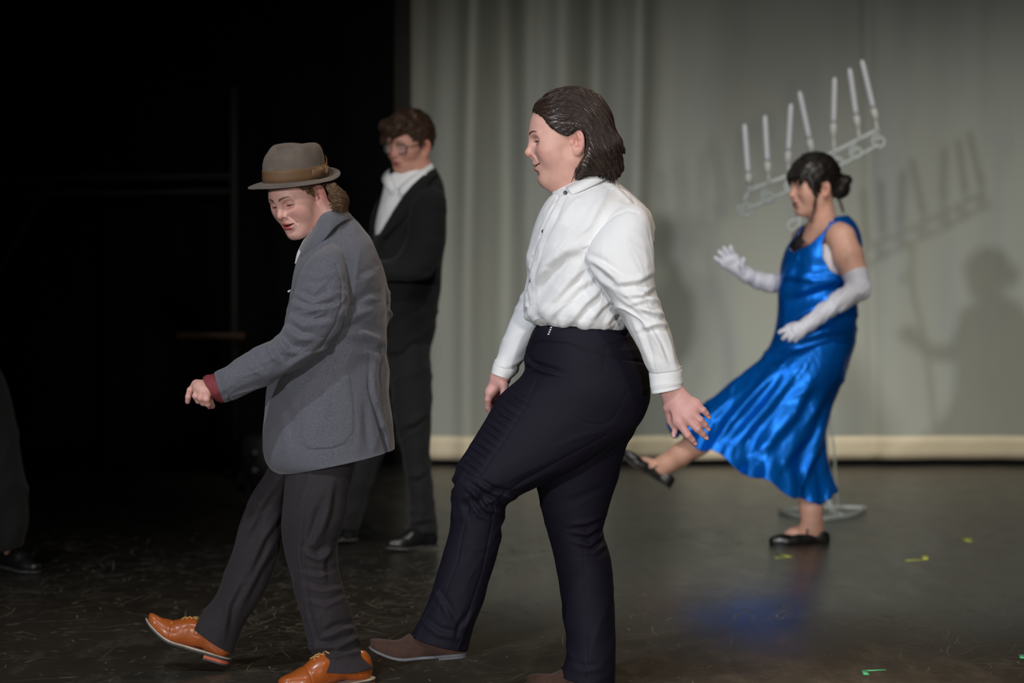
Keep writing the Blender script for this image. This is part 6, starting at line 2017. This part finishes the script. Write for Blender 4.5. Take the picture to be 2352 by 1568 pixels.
# ------------------------------------------------------------------ things in the dark wing
w6 = lambda x, y: at(x, y, 12.4)
fr_ = thing('scaffold', (w6(420, 1100)[0], 12.4, 0), 'black steel scaffold frame standing in the dark left wing', 'scaffold')
M_RUST = plain('rust_brown_timber', (0.05, 0.024, 0.012, 1), rough=0.8)
for a, b in (((537, 200), (537, 1106)), ((-30, 200), (-30, 1106))):
    p0, p1 = w6(*a), w6(*b); p1[2] = 0
    v_, f_ = tube_path(np.linspace(p0, p1, 4), 0.022, 12); link('post', v_, f_, M_BLACKMETAL, fr_)
for a, b in (((-40, 412), (540, 405)), ((-40, 445), (540, 440))):
    v_, f_ = tube_path(np.linspace(w6(*a), w6(*b), 4), 0.020, 12); link('crossbar', v_, f_, M_BLACKMETAL, fr_)
v_, f_ = tube_path(np.linspace(w6(95, 455), w6(-60, 720), 4), 0.016, 12); link('brace', v_, f_, M_BLACKMETAL, fr_)
lo_, hi_ = w6(408, 779), w6(562, 764)
v_, f_ = box_vf((lo_[0], 12.34, lo_[2]), (hi_[0], 12.42, hi_[2])); link('timber_shelf', v_, f_, M_RUST, fr_, smooth=False)

case = thing('equipment_case', (at(600, 1100, 11.9)[0], 11.9, 0), 'black equipment case with metal corner balls low in the dark wing', 'case')
a, b = at(556, 1010, 11.75), at(660, 1010, 11.75)
v_, f_ = box_vf((a[0], 11.75, 0.03), (b[0], 12.25, a[2])); bd = link('case_body', v_, f_, M_BLACKMETAL, case, smooth=False)
M_STEEL = plain('dull_steel', (0.05, 0.055, 0.07, 1), rough=0.5, metallic=0.3)
for x, y in ((585, 1041), (585, 1081)):
    c = at(x, y, 11.745)
    th_ = np.linspace(0.01, np.pi - 0.01, 10); ph_ = np.linspace(0, 2 * np.pi, 14, endpoint=False)
    Tt, Pq = np.meshgrid(th_, ph_, indexing='ij')
    Dd = np.stack([np.sin(Tt) * np.cos(Pq), np.sin(Tt) * np.sin(Pq), np.cos(Tt)], -1) * 0.018
    t = Tube.__new__(Tube); t.V = Dd
    link('corner_ball', Dd.reshape(-1, 3) + c, t.faces(), M_STEEL, case)
for dx in (0.03, b[0] - a[0] - 0.03):
    for dy in (0.04, 0.44):
        v_, f_ = disc_vf(np.array([a[0] + dx + 0.01, 11.75 + dy, 0.021]), (1, 0, 0), 0.021, 0.02, 12)
        link('caster', v_, f_, M_BLACKMETAL, case)

# ------------------------------------------------------------------ somebody waiting at the left edge, mostly out of frame
Y6 = 9.0
TONE6 = dict(skin=(0.5, 0.3, 0.23), blush=(0.5, 0.2, 0.17), lip=(0.4, 0.12, 0.12), brow=(0.04, 0.025, 0.02))
person5 = thing('person', floor_at(-20, 1308), 'person cut off by the left edge, only a dark trouser leg and scuffed shoe showing', 'person', 'performers dancing across the stage')
w7 = lambda x, y, dy=0.0: at(x, y, Y6 + dy)
fr5 = Frame(-190, 330, Y6, 150, 5, 0, 1.0)
Vh, Fh, Ch, fh5 = build_head(fr5, {}, TONE6, [(mm(-14, 0, -40), 0.052), (mm(-20, 0, -150), 0.06)], h=0.004, zlow=-0.15)
body5 = body_vf([[(w7(-190, 410), 0.06), (w7(-190, 480), 0.10), (w7(-190, 720), 0.11)], [(w7(-110, 480), 0.045), (w7(-80, 620), 0.035), (w7(-80, 760), 0.026), (w7(-80, 810), 0.03)],
                 [(w7(-270, 480), 0.045), (w7(-300, 620), 0.035), (w7(-300, 760), 0.026), (w7(-300, 810), 0.03)],
                 [(w7(-140, 760), 0.07), (w7(-40, 1000, -.05), 0.055), (w7(14, 1200, -.08), 0.032), (w7(22, 1268, -.08), 0.02)], [(w7(-230, 760), 0.07), (w7(-250, 1000), 0.055), (w7(-260, 1230), 0.04), (w7(-262, 1275), 0.03)]],
                (w7(-360, 1300)[0], Y6 - .35, -0.02), (w7(80, 300)[0], Y6 + .35, w7(0, 380)[2]), 0.012, TONE6)
V_, F_, C_ = merge((Vh, Fh, Ch), body5)
link('body', V_, F_, SKIN, person5, col=C_)
Vr, Fr = mesh_sdf(lambda P: smax(ellip(P, mm(-4, 0, 46), mm(98, 78, 92)) - 0.008, poly2d(P[:, 0], P[:, 2], mm(120, 170, 98, 76, 60, 52, 40, 20, 10, 28, -20, 28, -40, -30, -130, -50, -140, 170).reshape(-1, 2)), 0.006), (-0.13, -0.11, -0.07), (0.13, 0.11, 0.16), 0.005)
link('hair', fr5.world(Vr), Fr, M_HAIR3, person5)
tk = Tube(Y6, [(-225, 420, -155, 420, 0, .06), (-270, 450, -110, 450, 0, .10), (-290, 500, -90, 500, 0, .13), (-280, 640, -100, 640, 0, .13), (-285, 800, -95, 800, 0, .14)], 60, 70)
s_a = Tube(Y6, [(-120, 460, -90, 460, 0, .03), (-130, 500, -70, 500, 0, .06), (-110, 640, -50, 640, 0, .055), (-105, 790, -58, 790, 0, .045)], 50, 50)
s_b = Tube(Y6, [(-290, 460, -260, 460, 0, .03), (-312, 500, -250, 500, 0, .06), (-332, 640, -270, 640, 0, .055), (-324, 790, -277, 790, 0, .045)], 50, 50)
V_, F_, _ = merge(tk.vf(hem1=0.03), s_a.vf(hem1=0.03), s_b.vf(hem1=0.03))
link('jacket', V_, F_, M_BLACK, person5)
l_a = Tube(Y6, [(-190, 760, -95, 770, 0, .10), (-150, 860, -10, 840, -.03, .10), (-110, 960, 28, 940, -.05, .09), (-72, 1060, 48, 1040, -.07, .085), (-36, 1150, 64, 1140, -.08, .08), (-14, 1215, 64, 1200, -.08, .075), (-2, 1262, 50, 1256, -.08, .07)], 90, 80)
l_b = Tube(Y6, [(-280, 770, -170, 770, 0, .11), (-300, 900, -200, 900, 0, .09), (-300, 1100, -220, 1100, 0, .075), (-302, 1262, -224, 1262, 0, .072)], 70, 70)
for tt in (l_a, l_b): tt.push(0.008 * fold_noise(tt.V, 70, 0.07, 3, 5))
V_, F_, _ = merge(l_a.vf(hem1=0.03), l_b.vf(hem1=0.03))
link('trousers', V_, F_, M_GREYTR, person5)
for heel, toe, dyh, dyt in [((-10, 1296), (88, 1318), -.02, -.16), ((-262, 1296), (-180, 1318), 0.02, -.14)]:
    sf_ = ShoeFrame(Y6, heel, toe, dyh, dyt, L=0.285)
    s6 = shoe_upper(sf_, 'oxford', 0.05, M_BLKLEATHER, person5, 'shoe', h=0.005)
    slab(sf_, -0.004, 0.006, 0, 1, 0.004, 0.05, M_DARKSOLE, 'sole', s6, h=0.005)
